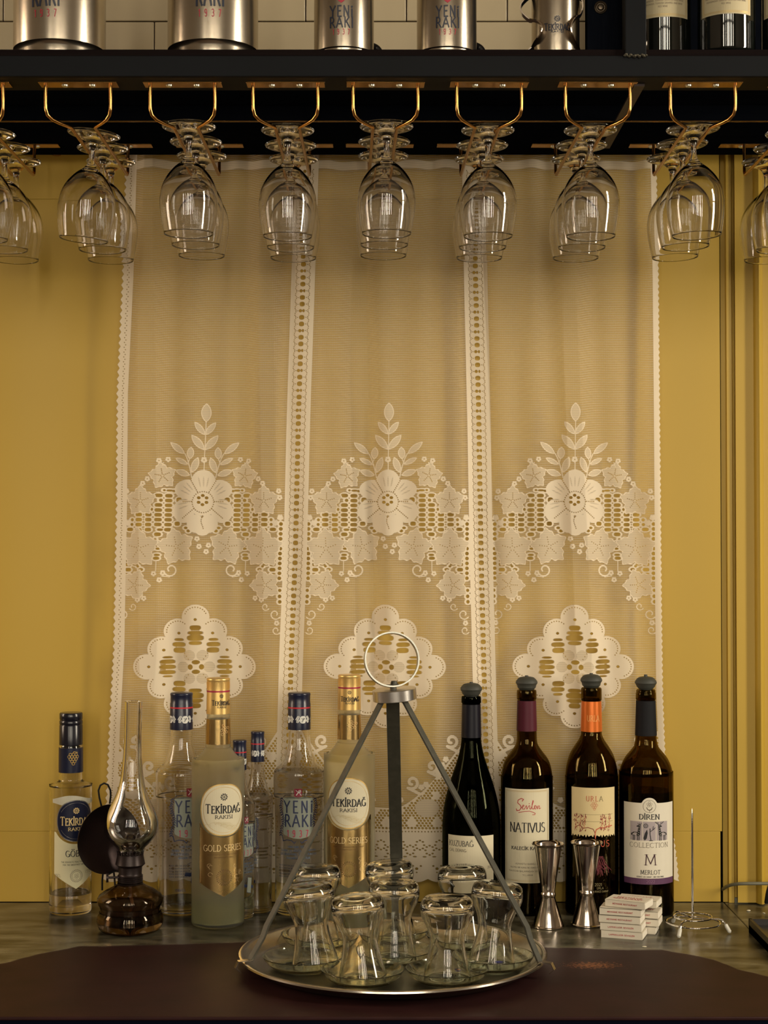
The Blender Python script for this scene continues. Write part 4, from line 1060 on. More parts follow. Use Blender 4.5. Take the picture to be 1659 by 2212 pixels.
A.flower(o, -1752, 7, 2, 4); A.text('TEK\u0130RDA\u011e', o, -1783, 18, w=.15, thin=.06, serif=True, small=.82, mi=2, layer=4, width=68); A.text('RAKISI', o, -1795, 7, w=.17, thin=.08, serif=True, mi=2, layer=4, width=34)
A.text('G\u00d6BEK', o + 1, -1851, 13, w=.15, thin=.06, serif=True, mi=1, width=46)
A.tiny('THE EXQUISITE FRACTION OF THE', o, -1864, 3, 64, mi=1); A.tiny('FOR THE SMOOTHEST DRINKING', o, -1870, 3, 56, mi=1)
stamp(A, o + 1, -1893, 13.5, 6); A.text('35CL', o - 40, -1895, 6, w=.1, mi=6, width=14); A.text('45%', o + 30, -1889, 6, w=.1, mi=6, width=16)
A.wrap('label', [mat('pale_green_paper', (.60, .56, .36), .7, noise=.03), M_ink, mat('gold_print', (.72, .55, .25), .4, metal=.3, noise=.05), M_navy, mat('silver_edge', (.5, .5, .5), .25, metal=.9, noise=.1), mat('etched_white', (.45, .43, .34), .7, noise=.2), M_grey_ink], B.root, B.R, B.zl(), (B.D - B.R) / F)
# ------------------------------------------------------------------ stemware racks and hanging wine glasses
ZC = TZ + HC
zr = ZC + .512; Dp, De = 1.952, 2.245
def rack_meshes():
    t = thing('stemware_rack', '', 'glass rack', (0, 0, 0), 0, 'brass stemware racks under the shelf')
    zpl = zb - .0001
    MB().box(-.0467, .0467, 1.948 - DW, 1.970 - DW, zpl - .0016, zpl).build('front_plate', M_brass, t, bevel=.0003)
    MB().box(-.0467, .0467, De + .004 - DW, De + .022 - DW, zpl - .0016, zpl).build('back_plate', M_brass, t, bevel=.0003)
    for s in (-1, 1):
        P = [(s * .0388, Dp + .003, zpl - .001), (s * .0388, Dp + .003, ZC + .532), (s * .0386, Dp + .0035, ZC + .5255), (s * .037, Dp + .006, ZC + .5195), (s * .0325, Dp + .012, ZC + .5155), (s * .026, Dp + .02, ZC + .5135),
             (s * .0175, Dp + .031, ZC + .5122), (s * .0152, Dp + .035, zr), (s * .0146, Dp + .040, zr), (s * .0146, De - .004, zr), (s * .0146, De, zr + .0015), (s * .0146, De + .0035, zr + .006), (s * .0146, De + .004, zpl - .001)]
        P = [(a, b - DW, c) for a, b, c in P]
        MB().tube(P, .00215, 12).build('rod', M_brass, t)
        for D in (1.959, De + .013):
            Mx = Matrix.Translation((s * .0165, D - DW, zpl - .0016)) @ Matrix.Rotation(PI, 4, 'X')
            o = MB().lathe([(0, 0), (.0042, 0), (.0038, .0016), (.0022, .0024), (.0012, .0018), (0, .0016)], 16, M=Mx).build('screw', M_zinc, t); o['label'] = 'silver screw head'
    return t
rk = rack_meshes()
ords = ['cut off at the left frame edge', 'second from the left, over bare yellow wall', 'third from the left, over the left lace panel', 'fourth from the left, over the left lace strip',
        'fifth from the left, in the middle of the row', 'sixth from the left, over the right lace strip', 'seventh from the left, in front of the dark cross bar', 'eighth from the left, over the right lace edge', 'cut off at the right frame edge']
XR = [-.4945, -.366, -.241, -.1178, .002, .126, .2559, .3815, .5085]
YAW = [.003, .003, .0, -.003, .026, .02, .018, -.013, -.005]
for i, x in enumerate(XR):
    r = rk if i == 0 else copy_tree(rk)
    r.location = (x, 0, 0)
    r['label'] = 'brass stemware rack ' + ords[i]
    # turn about the front plate
    a = YAW[i]; y0_ = Dp - DW
    r.rotation_euler = (0, 0, a); r.location = (x + math.sin(a) * y0_, y0_ * (1 - math.cos(a)), 0)

wg_prof = spl([(.0335, -.0008), (.0315, -.0028), (.024, -.0055), (.014, -.0085), (.0075, -.0125), (.0040, -.0195), (.0033, -.029), (.0042, -.0375), (.0085, -.044), (.0175, -.0515), (.0268, -.0625), (.0330, -.075), (.0360, -.090), (.0354, -.106), (.0330, -.122), (.0305, -.1345)], 4)
wg_in = [(.0303, -.1348), (.0299, -.1346)] + spl([(.0297, -.1340), (.0323, -.122), (.0347, -.106), (.0353, -.090), (.0323, -.0755), (.0259, -.0637), (.0165, -.0532), (.0075, -.0478)], 4) + [(0, -.0465)]
g0 = MB().lathe([(0, -.0012), (.012, -.0012), (.020, 0), (.0328, 0)] + wg_prof + wg_in, 64).build('wine_glass', M_glass, smooth=180)
W = [  # rack, position, px of the foot centre
 (0, 0, -24, 286), (0, 1, 10, 319), (0, 2, 35, 347), (1, 0, 203, 291), (1, 1, 222, 322), (1, 2, 240, 346), (2, 0, 408, 272), (2, 1, 423, 307), (2, 2, 436, 338),
 (3, 0, 621.5, 280), (3, 1, 628, 312), (3, 2, 634, 343), (4, 0, 835, 272), (4, 1, 830, 308), (4, 2, 828, 343), (5, 0, 1054, 280), (5, 1, 1042, 312), (5, 2, 1035, 343),
 (6, 0, 1275.5, 280), (6, 1, 1256, 312), (6, 2, 1243, 343), (7, 0, 1497, 277), (7, 1, 1473, 308), (7, 2, 1451, 343), (8, 0, 1711, 290), (8, 1, 1683, 320), (8, 2, 1656, 347)]
pos = ['front', 'middle', 'rearmost']
rn = ['rack at the left frame edge', 'second rack from the left', 'third rack from the left', 'fourth rack from the left', 'centre rack', 'sixth rack from the left', 'seventh rack from the left', 'eighth rack from the left', 'rack at the right frame edge']
zf_ = .5235
for n, (r, p, px, py) in enumerate(W):
    o = g0 if n == 0 else g0.copy()
    if n: COL.objects.link(o)
    D = min(dof(py, HC + zf_), 2.058) if p == 0 else D + .0765
    o.location = (xof(px, py, D), D - DW, ZC + zf_)
    if r == 1 and p == 0: o.rotation_euler = (.03, .10, 0); o.location.z -= .0012
    elif r == 0 and p == 0: o.rotation_euler = (0, .05, 0)
    elif r == 7: o.rotation_euler = (0, -.03, 0)
    else: o.rotation_euler = (0, 0, n)
    tag(o, f'hanging wine glass, {pos[p]} of three in the {rn[r]}', 'wine glass', 'wine glasses hanging in the racks')
# small copper knob seen at the wall between the first racks
D = 2.36; c = pt(122, 328, D)
tag(MB().lathe([(0, -.006), (.006, -.005), (.0095, 0), (.006, .005), (.003, .006), (.003, .016), (0, .016)], 20, M=Matrix.Translation(c)).build('copper_knob', mat('copper', (.3, .1, .04), .25, metal=1, noise=.1)), 'small copper knob at the top of the wall beside the first hanging glasses', 'knob')

# ------------------------------------------------------------------ tray with its three-legged handle
M_steel = mat('brushed_steel', (.52, .47, .40), .22, metal=1, noise=.12, nscale=40)
M_strap = mat('worn_grey_strap', (.065, .062, .046), .5, metal=.35, noise=.45, nscale=120)
M_alu = mat('aluminium', (.75, .72, .68), .27, metal=1, noise=.05, nscale=60)
M_ring = mat('dull_tin', (.36, .36, .32), .35, metal=1, noise=.15, nscale=60)
TD = 2.0226; TX = .0108
t = thing('serving_tray', 'round steel tray with three straps and a ring handle, holding tea glasses', 'tray', (TX, TD - DW, TZ))
tp = [(0, .0005), (.158, .0005), (.163, .003), (.166, .003), (.181, .0165), (.185, .0185), (.188, .0175), (.1885, .0155), (.1870, .0140), (.1850, .0150), (.1862, .0163), (.1842, .0172), (.1822, .0152), (.1672, .0042), (.1625, .0043), (.157, .0018), (0, .0018)]
MB().lathe(tp, 128).build('tray_dish', M_steel, t, smooth=50)
hz = zof(1500, TD)
lean = Matrix.Translation((.0022, 0, hz)) @ Matrix.Rotation(R_(-4.5), 4, 'Y') @ Matrix.Rotation(R_(3), 4, 'X')
MB().lathe([(0, -.0068), (.0262, -.0068), (.0268, -.0062), (.0268, .0064), (.0263, .0069), (0, .0069)], 64, M=lean).build('hub', M_alu, t, smooth=40, bevel=0)
for nm, (ax, ay), (bx, by), rim in (('l', (-.0125, -.004), (-.1505, -.050), (-.1705, -.058)), ('r', (.0135, -.006), (.1590, -.060), (.1740, -.0655)), ('b', (.000, .012), (.0055, .171), (.006, .1835))):
    z0_ = hz - .006
    zb_ = .060 if nm != 'b' else .105
    P = [(ax, ay, z0_)]; 
    for i in range(1, 9): P.append((ax + (bx - ax) * i / 9, ay + (by - ay) * i / 9, z0_ + (zb_ - z0_) * i / 9))
    P += [(bx, by, zb_), (bx + (rim[0] - bx) * .25, by + (rim[1] - by) * .25, zb_ - .014), (rim[0], rim[1], .0195)]
    rad = Vector((bx, by, 0)).normalized(); tan = Vector((-rad.y, rad.x, 0))
    wd_ = tan if nm == 'b' else (tan + Vector((-.5 if nm == 'l' else -.5, 0, 0)) * (1 if tan.x < 0 else -1)).normalized()
    MB().strip(P, wd_, .0165 if nm == 'b' else .0085, .003).build('strap', M_strap, t, bevel=.0005)
    e = Vector((rim[0], rim[1], .018)) + rad * .004
    MB().strip([(rim[0] - rad.x * .003, rim[1] - rad.y * .003, .021), (rim[0] + rad.x * .014, rim[1] + rad.y * .014, .020), (rim[0] + rad.x * .0175, rim[1] + rad.y * .0175, .013), (rim[0] + rad.x * .012, rim[1] + rad.y * .012, .008)], tan, .0085, .0012).build('clip', M_steel, t)
rc = Vector((xof(846, 1425, TD) - TX, 0, zof(1425, TD)))
mb = MB(); vs = []
for i in range(56):
    a = 2 * PI * i / 56
    for rr, yy in ((.0340, -.0055), (.0340, .0055), (.0322, .0055), (.0322, -.0055)):
        vs.append(Matrix.Rotation(R_(8), 4, 'Z') @ Matrix.Rotation(R_(-9), 4, 'X') @ Vector((rr * math.cos(a), yy, rr * math.sin(a))) + rc)
fs = []
for i in range(56):
    for j in range(4): fs.append((4 * i + j, 4 * i + (j + 1) % 4, 4 * ((i + 1) % 56) + (j + 1) % 4, 4 * ((i + 1) % 56) + j))
mb.add(vs, fs); mb.build('ring_handle', M_ring, t, smooth=40)
zz = rc.z - .0322
MB().box(-.010, .008, -.006, .006, 0, .0012, M=Matrix.Translation((rc.x + .001, 0, zz + .0005)) @ Matrix.Rotation(R_(-4), 4, 'Y')).lathe([(0, .0055), (.0035, .005), (.0045, .002), (.0045, 0), (0, 0)], 16, M=Matrix.Translation((rc.x + .003, 0, zz + .001))).lathe([(0, 0), (.004, 0), (.004, -.008), (0, -.008)], 12, M=Matrix.Translation((rc.x + .002, 0, zz))).build('rivet', M_strap, t)

# ------------------------------------------------------------------ tea glasses upside down on saucers
so = spl([(.030, 0), (.036, .0012), (.043, .006), (.0475, .0115), (.0492, .0150)], 4); si = spl([(.0478, .0152), (.0458, .0118), (.0415, .0068), (.035, .0032), (.028, .0028)], 4)
sa0 = MB().lathe([(0, .0004), (.026, .0004)] + so + si + [(0, .0028)], 72).build('saucer', M_saucer, smooth=180)
to = spl([(.0284, .0005), (.0264, .010), (.0228, .026), (.0206, .040), (.0212, .049), (.0250, .060), (.0297, .069), (.0316, .078), (.0308, .0865), (.0272, .0925), (.0200, .0950)], 5)
ti = spl([(.0150, .0855), (.0230, .0840), (.0280, .0785), (.0268, .070), (.0226, .0605), (.0190, .049), (.0185, .040), (.0207, .026), (.0245, .010), (.0268, .0005)], 5)
tg0 = MB().lathe([(0, .0945)] + [(.012, .0943)] + to[::-1] + [(.0276, 0)] + ti[::-1] + [(0, .0868)], 72).build('tea_glass', M_teaglass, smooth=180)
TG = [  # saucer centre px, lean (dx, dy), descriptions
 (784, 2086, -.08, .05, 'front left on the tray'), (966, 2084, .0, .02, 'front right on the tray'),
 (655, 2058, -.11, .06, 'leftmost on the tray'), (1066, 2056, .09, .10, 'rightmost on the tray'),
 (851, 2043, -.0, .02, 'in the centre of the tray'), (690, 2010, -.03, .10, 'rear left on the tray'), (1003, 2012, -.03, .10, 'rear right on the tray'), (852, 1997, -.08, .02, 'at the very back of the tray')]
for n, (px, py, lx, ly, ds) in enumerate(TG):
    D = dof(py, .020); X = xof(px, py, D)
    s_ = sa0 if n == 0 else sa0.copy(); g_ = tg0 if n == 0 else tg0.copy()
    if n: COL.objects.link(s_); COL.objects.link(g_)
    s_.location = (X, D - DW, TZ + .0019); s_.rotation_euler = (0, 0, n)
    tag(s_, 'clear glass saucer under the tea glass ' + ds, 'saucer', 'glass saucers on the tray')
    dx = {2: .015, 5: -.002, 3: -.002}.get(n, 0)
    g_.location = (X + dx, D - DW, TZ + .0019 + .0032 + .0275 * math.hypot(lx, ly)); g_.rotation_euler = (-ly, lx, 0)
    tag(g_, 'upside-down tulip tea glass ' + ds, 'tea glass', 'tea glasses on the tray')
M_bl = mat('blue_sticker', (.01, .02, .25), .4, noise=.1); M_or = mat('orange_sticker', (.7, .2, .05), .4, noise=.1)
for (px, py, mo, ds) in ((992, 2089, 1, 'small blue and orange sticker inside the front right saucer'), (1078, 2072, 0, 'small blue sticker inside the rightmost saucer')):
    D = dof(py, .008); mbs = MB(); mbs.lathe([(0, .0002), (.0048, .0002), (.0048, 0), (0, 0)], 20, 0)
    if mo: mbs.lathe([(0, .0004), (.0026, .0004), (.0026, .0002)], 16, 1, M=Matrix.Translation((.001, 0, 0)))
    o = mbs.build('sticker', [M_bl, M_or], smooth=0); o.location = (xof(px, py, D), D - DW, TZ + .0055)
    tag(o, ds, 'sticker')

# ------------------------------------------------------------------ jiggers
M_chrome = mat('polished_steel', (.66, .58, .50), .13, metal=1, noise=.06, nscale=30)
jp = [(.0, .0012), (.0195, .0012), (.0205, 0), (.0217, .0008), (.0217, .0022), (.0206, .0030), (.0203, .0045), (.0095, .0395), (.0100, .0412), (.0105, .0425), (.0105, .0445), (.0100, .0458), (.0093, .0475), (.0110, .060), (.0185, .1085), (.0200, .1095), (.0216, .1106), (.0219, .1118), (.0212, .1124), (.0202, .1116), (.0178, .1085), (.0101, .058), (.0080, .049), (0, .0485)]
jg = MB().lathe(jp, 72).build('jigger', M_chrome, smooth=40)
for n, (px, py, ds) in enumerate(((1184, 2010, 'polished steel double jigger in front of the burgundy-capped bottle'), (1268, 2006, 'polished steel double jigger in front of the orange-capped bottle'))):
    o = jg if n == 0 else jg.copy()
    if n: COL.objects.link(o)
    D = dof(py, 0) + .0217; o.location = (xof(px, py, D), D - DW, TZ)
    if n: o.rotation_euler = (0, 0, 1)
    tag(o, ds, 'jigger', 'steel jiggers')

# ------------------------------------------------------------------ matchboxes
M_card = mat('off_white_card', (.68, .62, .50), .7, noise=.03, nscale=40)
M_tray = mat('matchbox_tray', (.80, .74, .62), .75, noise=.03)
def matchbox(txt, lab):
    t = thing('matchbox', lab, 'matchbox', group='matchboxes in two stacks')
    L, Wd, H = .054, .034, .0093
    mb = MB(); e = .0006
    mb.box(-L / 2, L / 2, -Wd / 2, -Wd / 2 + e, 0, H).box(-L / 2, L / 2, Wd / 2 - e, Wd / 2, 0, H).box(-L / 2, L / 2, -Wd / 2, Wd / 2, 0, e).box(-L / 2, L / 2, -Wd / 2, Wd / 2, H - e, H)
    s = mb.build('sleeve', M_card, t)
    A = Art(); A.text(txt, 0, 0, 1, w=.2, mi=0, layer=1, width=16)
    A.flat('side_print', [M_red_ink], s, lambda u, v, l: (u * .0021, -Wd / 2 - .0002, .0036 + v * .0019))
    A = Art(); A.text('RESTAURANT', 0, 0, 1, w=.16, mi=0, layer=1, width=9.6); A.text('MEYHANE', 0, 1.3, 1, w=.16, mi=0, layer=1, width=8)
    A.flat('top_print', [M_red_ink], s, lambda u, v, l: (u * .0042, -.007 + v * .006, H + .0002))
    MB().box(-L / 2 + .0002, L / 2 + .0008, -Wd / 2 + .0009, Wd / 2 - .0009, .0009, H - .0009).build('drawer', M_tray, t, bevel=.0003)
    return t
mA = matchbox('MEYHANE RESTAURANT', ''); mB = matchbox('LAPRIKLUOR SEVULEN', '')
mx0 = Vector((xof(1387.5, 2031.4, dof(2031.4, 0)), dof(2031.4, 0) - DW, 0)); ang = R_(-18.3)
ex = Vector((math.cos(ang), math.sin(ang), 0)); ey = Vector((-math.sin(ang), math.cos(ang), 0))
c0 = mx0 - ex * .027 + ey * .017
lv = ['lowest of the front stack', 'second from the bottom in the front stack', 'middle one of the front stack', 'fourth from the bottom in the front stack', 'topmost of the front stack, turned askew']
usedA = usedB = False
for i in range(5):
    src = mB if i < 2 else mA
    if src is mB: o = src if not usedB else copy_tree(src); usedB = True
    else: o = src if not usedA else copy_tree(src); usedA = True
    j = [(0, 0, 0), (-.0016, .0006, .5), (-.003, .001, -.5), (-.0025, .001, .8), (.0060, .004, -9)][i]
    p = c0 + ex * j[0] + ey * j[1]
    o.location = (p.x, p.y, TZ + i * .0098 + .0001); o.rotation_euler = (R_(.3 * (i % 2)), 0, ang + R_(j[2]))
    o['label'] = 'off-white matchbox, ' + lv[i]
lv2 = ['lowest of the rear stack', 'second from the bottom in the rear stack', 'third from the bottom in the rear stack', 'topmost of the rear stack']
for i in range(4):
    o = copy_tree(mA); p = c0 + ex * (.0135 + [-.003, .0015, .001, .0][i]) + ey * .0362
    o.location = (p.x, p.y, TZ + i * .0102 + .0001 + (.004 if i == 3 else 0)); o.rotation_euler = (0, 0, ang + R_([2, 1, 0, -3][i]))
    o['label'] = 'off-white matchbox, ' + lv2[i]

# ------------------------------------------------------------------ bill spike
M_chromewire = mat('chrome_wire', (.78, .74, .68), .1, metal=1, noise=.05)
SD = 2.2; c = Vector((xof(1496, 1985, SD), SD - DW, TZ))
t = thing('receipt_spike', 'chrome bill spike on a two-ring wire base with white leg tips', 'spike', c)
MB().tube([(0, 0, .0165), (0, 0, .10), (0, 0, zof(1756, SD)), (0, 0, zof(1746, SD))], .0016, 12, radii=[.0016, .0015, .0013, .0001]).build('spike', M_chromewire, t)
cir = lambda r, z, dx=0, dy=0: [(dx + r * math.cos(2 * PI * i / 48), dy + r * math.sin(2 * PI * i / 48), z) for i in range(48)]
MB().tube(cir(.0255, .0195), .0013, 10, closed=True).build('upper_ring', M_chromewire, t)
MB().tube(cir(.0355, .0120, .001), .0013, 10, closed=True).build('lower_ring', M_chromewire, t)
for k, a in enumerate((-122, -18, 112)):
    q = lambda r, z: (r * math.cos(R_(a)), r * math.sin(R_(a)), z)
    l = MB().tube([q(.002, .0175), q(.0255, .0182), q(.034, .0190), q(.039, .0180), q(.042, .0145), q(.046, .007)], .0013, 10).build('leg', M_chromewire, t)
    o = MB().tube([q(.0435, .0125), q(.0445, .0100), q(.0485, .0030), q(.0492, .0014)], .0026, 12, radii=[.0020, .0026, .0027, .0014]).build('tip', mat('white_rubber', (.62, .60, .52), .5, noise=.05), l); o['label'] = 'white rubber tip'

# ------------------------------------------------------------------ oil lamp
M_smoke = MatGlass('smoky_lamp_glass', (.66, .59, .50), 0, 1.5)
LD = 2.208; X = xof(281, 2000, LD); k = LD / F; z = lambda y: zof(y, LD)
t = thing('oil_lamp', 'old oil lamp with clear glass chimney and round dark reflector', 'oil lamp', (X, LD - DW, TZ), -math.atan2(X, LD))
base = [(0, .0015), (60 * k, 0), (67 * k, .004), (71 * k, .012), (70 * k, .020), (66 * k, .025), (65 * k, z(1988)), (63.5 * k, z(1984)), (65.5 * k, z(1979)), (63.5 * k, z(1974)), (65.5 * k, z(1969)), (64 * k, z(1963)), (65 * k, z(1957)), (69.5 * k, z(1949)), (70.5 * k, z(1941)), (66 * k, z(1932)), (52 * k, z(1922)), (36 * k, z(1914)), (28 * k, z(1909)), (26 * k, z(1904))]
inn = [(r - .0022, zz) for r, zz in base[::-1] if r > .012 and zz > .008] + [(0, .006)]
MB().lathe(base + inn, 72).build('font', M_smoke, t, smooth=70)
MB().lathe([(0, z(1990)), (61 * k, z(1990)), (61.5 * k, z(1955)), (0, z(1955))], 48).build('oil', mat('lamp_oil', (.035, .018, .010), .12, noise=.1), t)
MB().tube([(.0, 0, z(1912)), (.001, 0, z(1940)), (.004, .001, .03)], .0022, 8).build('wick_tail', mat('wick', (.4, .22, .12), .8, noise=.2), t)
M_burn = mat('browned_metal', (.022, .014, .013), .38, metal=.6, noise=.4, nscale=60)
pb = [(0, z(1910)), (27 * k, z(1910))]
for i in range(5): pb += [(27.5 * k, z(1907 - i * 4)), (25.3 * k, z(1905 - i * 4))]
pb += [(24.5 * k, z(1886)), (25.5 * k, z(1872)), (32 * k, z(1866)), (31 * k, z(1862)), (28.5 * k, z(1850)), (28 * k, z(1845)), (26.5 * k, z(1845)), (27 * k, z(1862)), (12 * k, z(1856)), (9 * k, z(1836)), (6 * k, z(1828)), (0, z(1828))]
b_ = MB().lathe(pb, 48).build('burner', M_burn, t, smooth=40)
mb = MB()
for i in range(22):
    a = 2 * PI * i / 22
    mb.strip([(27.5 * k * math.cos(a), 27.5 * k * math.sin(a), z(1848)), (28.2 * k * math.cos(a), 28.2 * k * math.sin(a), z(1841)), (29.5 * k * math.cos(a), 29.5 * k * math.sin(a), z(1837))], (-math.sin(a), math.cos(a), 0), .0022, .0004)
mb.build('gallery_prongs', M_burn, b_)
MB().box(-.0042, .0042, -.0009, .0009, z(1830), z(1822)).build('wick', mat('wick_orange', (.42, .2, .07), .8, noise=.2), b_)
kn = Matrix.Translation((-30 * k, -.004, z(1893))) @ Matrix.Rotation(-PI / 2, 4, 'Y')
MB().lathe([(0, -.004), (.0015, -.004), (.0015, .010), (.0065, .010), (.0065, .013), (0, .013)], 20, M=kn).build('wick_knob', M_burn, b_)
ch = spl([(27 * k, z(1843)), (30 * k, z(1832)), (43 * k, z(1818)), (54 * k, z(1802)), (58 * k, z(1784)), (54.5 * k, z(1762)), (44 * k, z(1738)), (33 * k, z(1714)), (26 * k, z(1688)), (22 * k, z(1655)), (19.5 * k, z(1620)), (18.6 * k, z(1570)), (18.6 * k, z(1520)), (19 * k, z(1515.5))], 5)
chi = [(r - .0013, zz) for r, zz in ch[::-1]]
o = MB().lathe(ch + chi, 72, closed=True).build('chimney', M_glass, t, smooth=180); o.rotation_euler = (0, R_(.9), 0); o.location.x = -.0012
# reflector behind
rc = Vector((xof(239, 1819, LD + .028) - X, .030, z(1819)))
Mr = Matrix.Translation(rc) @ Matrix.Rotation(R_(30), 4, 'Z') @ Matrix.Rotation(PI / 2, 4, 'X')
rf = MB().lathe([(0, -.008), (.020, -.006), (.038, -.001), (.0455, .0035), (.0468, .0045), (.0470, .0035), (.0462, .0022), (.038, -.0025), (.020, -.0072), (0, -.0092)], 64, M=Mr).build('reflector', mat('dark_reflector', (.03, .019, .018), .32, metal=.8, noise=.4, nscale=25), t, smooth=60)
p2 = lambda px, py, dy=.034: (xof(px, py, LD + dy) - X, dy, zof(py, LD + dy))
MB().tube([p2(229, 1750), p2(228, 1738), p2(224, 1722), p2(222, 1706), p2(226, 1695), p2(234, 1690.5), p2(242, 1694), p2(247.5, 1706), p2(248, 1718), p2(246, 1735)], .0013, 8).build('hanging_loop', mat('black_wire', (.012, .012, .014), .35, metal=.5, noise=.2), t)
MB().tube([p2(230, 1885, .028), p2(228.5, 1900, .028), p2(228.5, 1921, .028)], .0013, 8).tube([p2(252, 1885, .022), p2(252, 1900, .016), p2(252, 1912, .012)], .0013, 8).tube([p2(240, 1888, .03), p2(252, 1880, .02), (-22 * k, 0, z(1882))], .0016, 8).build('bracket', mat('black_wire', (.012, .012, .014)), t)

# ------------------------------------------------------------------ cord, box at the right
P = [pt(1561, 1921, 2.385), pt(1570, 1915, 2.36), pt(1582, 1911, 2.345), pt(1600, 1909, 2.335), pt(1630, 1908.5, 2.33), pt(1662, 1908.5, 2.33), pt(1720, 1908, 2.33)]
tag(MB().tube(spl([tuple(p) for p in P], 6), .0024, 12).build('power_cord', mat('grey_cord', (.16, .155, .11), .5, noise=.1)), 'grey cord running out of the wall gap to the right', 'cord')
P = [pt(1668, 1900, 2.33), pt(1659, 1925, 2.33), pt(1655, 1950, 2.335)]
tag(MB().tube(spl([tuple(p) for p in P], 4), .0028, 10).build('black_cable', M_black), 'short black cable end hanging at the right frame edge', 'cable')
D1 = dof(1984, .018)
t = thing('black_box', 'black open-topped box cut off by the right frame edge', 'box', (0, 0, 0))
xb0 = xof(1633, 2006, dof(2030, 0)); ybk = dof(1984, .018) - DW
mb = MB(); x1 = xb0 + .2; yfr = ybk - .18
mb.box(xb0, xb0 + .004, yfr, ybk, TZ, TZ + .018).box(x1 - .004, x1, yfr, ybk, TZ, TZ + .018).box(xb0, x1, ybk - .004, ybk, TZ, TZ + .018).box(xb0, x1, yfr, yfr + .004, TZ, TZ + .018).box(xb0, x1, yfr, ybk, TZ, TZ + .010)
mb.build('box_body', mat('black_lacquer', (.012, .009, .008), .3, noise=.3, nscale=20), t)

# ------------------------------------------------------------------ top shelf: flasks, dark bottles
M_fl = mat('flask_steel', (.50, .44, .35), .24, metal=1, noise=.1, nscale=3, aniso=(1, 1, 40))
M_fnavy = mat('navy_print', (.01, .014, .03), .4, noise=.1); M_fred = mat('red_print', (.35, .02, .04), .4, noise=.1)
def shelf_place(c, hw, gap=.004, yref=90):
    Df = DF + .0045 + gap; D = Df / (1 - hw / F); return D, hw * D / F, xof(c, yref, D)
def big_flask(lab, c, hw, u0):
    D, R, X = shelf_place(c, hw); t = thing('steel_flask', lab, 'flask', (X, D - DW, ztop), -math.atan2(X, D), 'steel flasks on the shelf')
    P = [(0, .0008), (R * .86, .0005), (R * .90, .002), (R * .93, .009), (R * .955, .0125), (R, .0145), (R, .20), (R * .9, .215), (R * .35, .235), (R * .33, .25), (0, .25)]
    MB().lathe(P, 96).build('flask_body', M_fl, t, smooth=35)
    MB().lathe([(0, .25), (R * .4, .25), (R * .4, .28), (0, .285)], 40).build('lid', M_black, t)
    A = Art(); zl = lambda v: zof(-v, D - R) + TZ - ztop
    A.text('RAKI', u0, -11, 46, w=.15, mi=0, width=62, sp=.24); A.text('YENi', u0, 42, 46, w=.15, mi=0, width=62, sp=.3); A.text('1937', u0, -35, 15.5, w=.13, mi=1, width=49, sp=1.0)
    A.wrap('print', [M_fnavy, M_fred], t, R, zl, (D - R) / F)
big_flask('large steel flask with printed lettering, leftmost on the shelf', 129, 99, -32)
big_flask('large steel flask, second from the left on the shelf', 460, 98, -7)
def small_flask(lab, c, hw, u0, handle=True):
    D, R, X = shelf_place(c, hw, .006); t = thing('steel_flask', lab, 'flask', (X, D - DW, ztop), -math.atan2(X, D), 'steel flasks on the shelf')
    MB().lathe([(0, .0005), (R * .93, .0005), (R * .95, .002), (R * .96, .0045), (R, .006), (R, .16), (R * .8, .175), (R * .5, .18), (0, .18)], 80).build('flask_body', M_fl, t, smooth=35)
    A = Art(); zl = lambda v: zof(-v, D - R) + TZ - ztop
    A.text('YENi', u0, -35, 23, w=.15, mi=0, width=50, sp=.28); A.text('RAKI', u0, -58.5, 22, w=.15, mi=0, width=52, sp=.24); A.text('1937', u0, -74, 11.5, w=.13, mi=1, width=37, sp=.9)
    A.rect(u0 - 7, u0 + 7, -1, 14, 1, 1); A.poly([(u0 - 7, -1), (u0 + 7, -1), (u0, -6)], 1, 1)
    A.wrap('print', [M_fnavy, M_fred], t, R, zl, (D - R) / F)
    if handle:
        hx = R + .006
        MB().tube(spl([(R * .8, .022, .006), (hx - .003, .030, .006), (hx + .001, .030, .010), (hx + .001, .030, .019), (hx - .004, .030, .0245), (R * .8, .022, .0255)], 5), .0045, 12).build('handle', M_black, t)
small_flask('small steel flask, third from the left on the shelf', 743, 65, -6)
small_flask('small steel flask, fourth from the left on the shelf', 965, 65, 2)
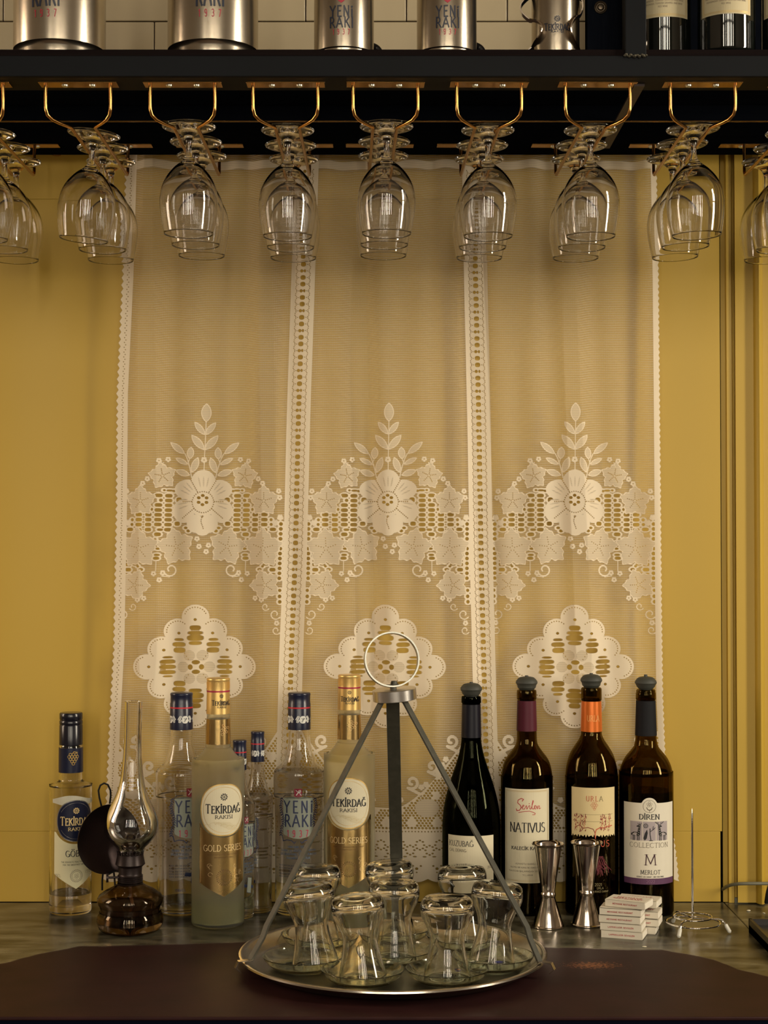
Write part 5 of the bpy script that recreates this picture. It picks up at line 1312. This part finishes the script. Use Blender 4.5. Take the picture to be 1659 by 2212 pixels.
# flask in a wavy clip holder
D, R, X = shelf_place(1200, 52, .012); t = thing('steel_flask', 'steel flask with black flower mark and wavy wire loops at its sides', 'flask', (X, D - DW, ztop), -math.atan2(X, D), 'steel flasks on the shelf')
MB().lathe([(0, .0005), (R, .0005), (R, .16), (R * .8, .175), (0, .18)], 80).build('flask_body', M_fl, t, smooth=35)
A = Art(); zl = lambda v: zof(-v, D - R) + TZ - ztop
A.flower(4, -40, 7, 0); A.text('TEK\u0130RDA\u011e', 4, -64, 15, w=.16, thin=.06, serif=True, small=.82, mi=0, width=58); A.text('RAKISI', 4, -70, 4.6, w=.18, mi=0, width=28)
A.wrap('print', [M_fnavy], t, R, zl, (D - R) / F)
for s in (-1, 1):
    pts = []
    for i in range(26):
        zz = zl(-(106 - i * 5.2)); w_ = math.sin((i - 3) / 26 * 2 * PI * 1.15)
        u = (46 - 13 * w_) if s > 0 else -(52 - 24 * w_)
        x_ = u * D / F
        pts.append((x_, -math.sqrt(max(0, R * R - x_ * x_)) * .9 - .004, zz))
    MB().strip(pts, (0, 1, 0), .014, .0012).build('wavy_band', M_chrome, t)
# dark wine bottles on the shelf
def shelf_bottle(lab, c, hw, lw, yl):
    D, R, X = shelf_place(c, hw, .028 if c < 1500 else .003); t = thing('wine_bottle', lab, 'wine bottle', (X, D - DW, ztop), -math.atan2(X, D), 'dark wine bottles on the shelf')
    MB().lathe([(0, .012), (R * .6, .005), (R * .88, 0), (R * .97, .002), (R, .006), (R, .19), (R * .8, .215), (R * .4, .235), (R * .37, .30), (0, .30)], 72).build('glass_body', mat('black_glass', (.004, .005, .004), .05, coat=1, noise=.1), t, smooth=60)
    zl = lambda v: zof(-v, D - R) + TZ - ztop
    A = Art(); A.cols(-lw, lw, lambda a: 90, lambda a: -yl, 24, 0)
    for q in (4, 6.5): A.line([(-lw + q, 90), (-lw + q, -yl + q), (lw - q, -yl + q), (lw - q, 90)], .7, 2)
    for i, w in enumerate((20, 90, 96, 84)): A.tiny('RED WINE' if i == 0 else 'INDIGENOUS TURKISH GRAPES AND WINE', 0, -yl + 21 + i * 7, 3.4, min(w, lw * 1.75), mi=1)
    A.wrap('label', [mat('dimmed_cream_paper', (.44, .38, .24), .75, noise=.05), M_grey_ink, M_gold_ink], t, R, zl, (D - R) / F)  # cream paper with the dimmer light up here put into its colour
shelf_bottle('dark wine bottle beside the iron post on the shelf', 1432, 62, 62, 36)
shelf_bottle('dark wine bottle in the top right, second from the iron post', 1569, 62, 60, 29)
shelf_bottle('dark wine bottle cut off in the top right frame corner', 1706, 62, 66, 29)
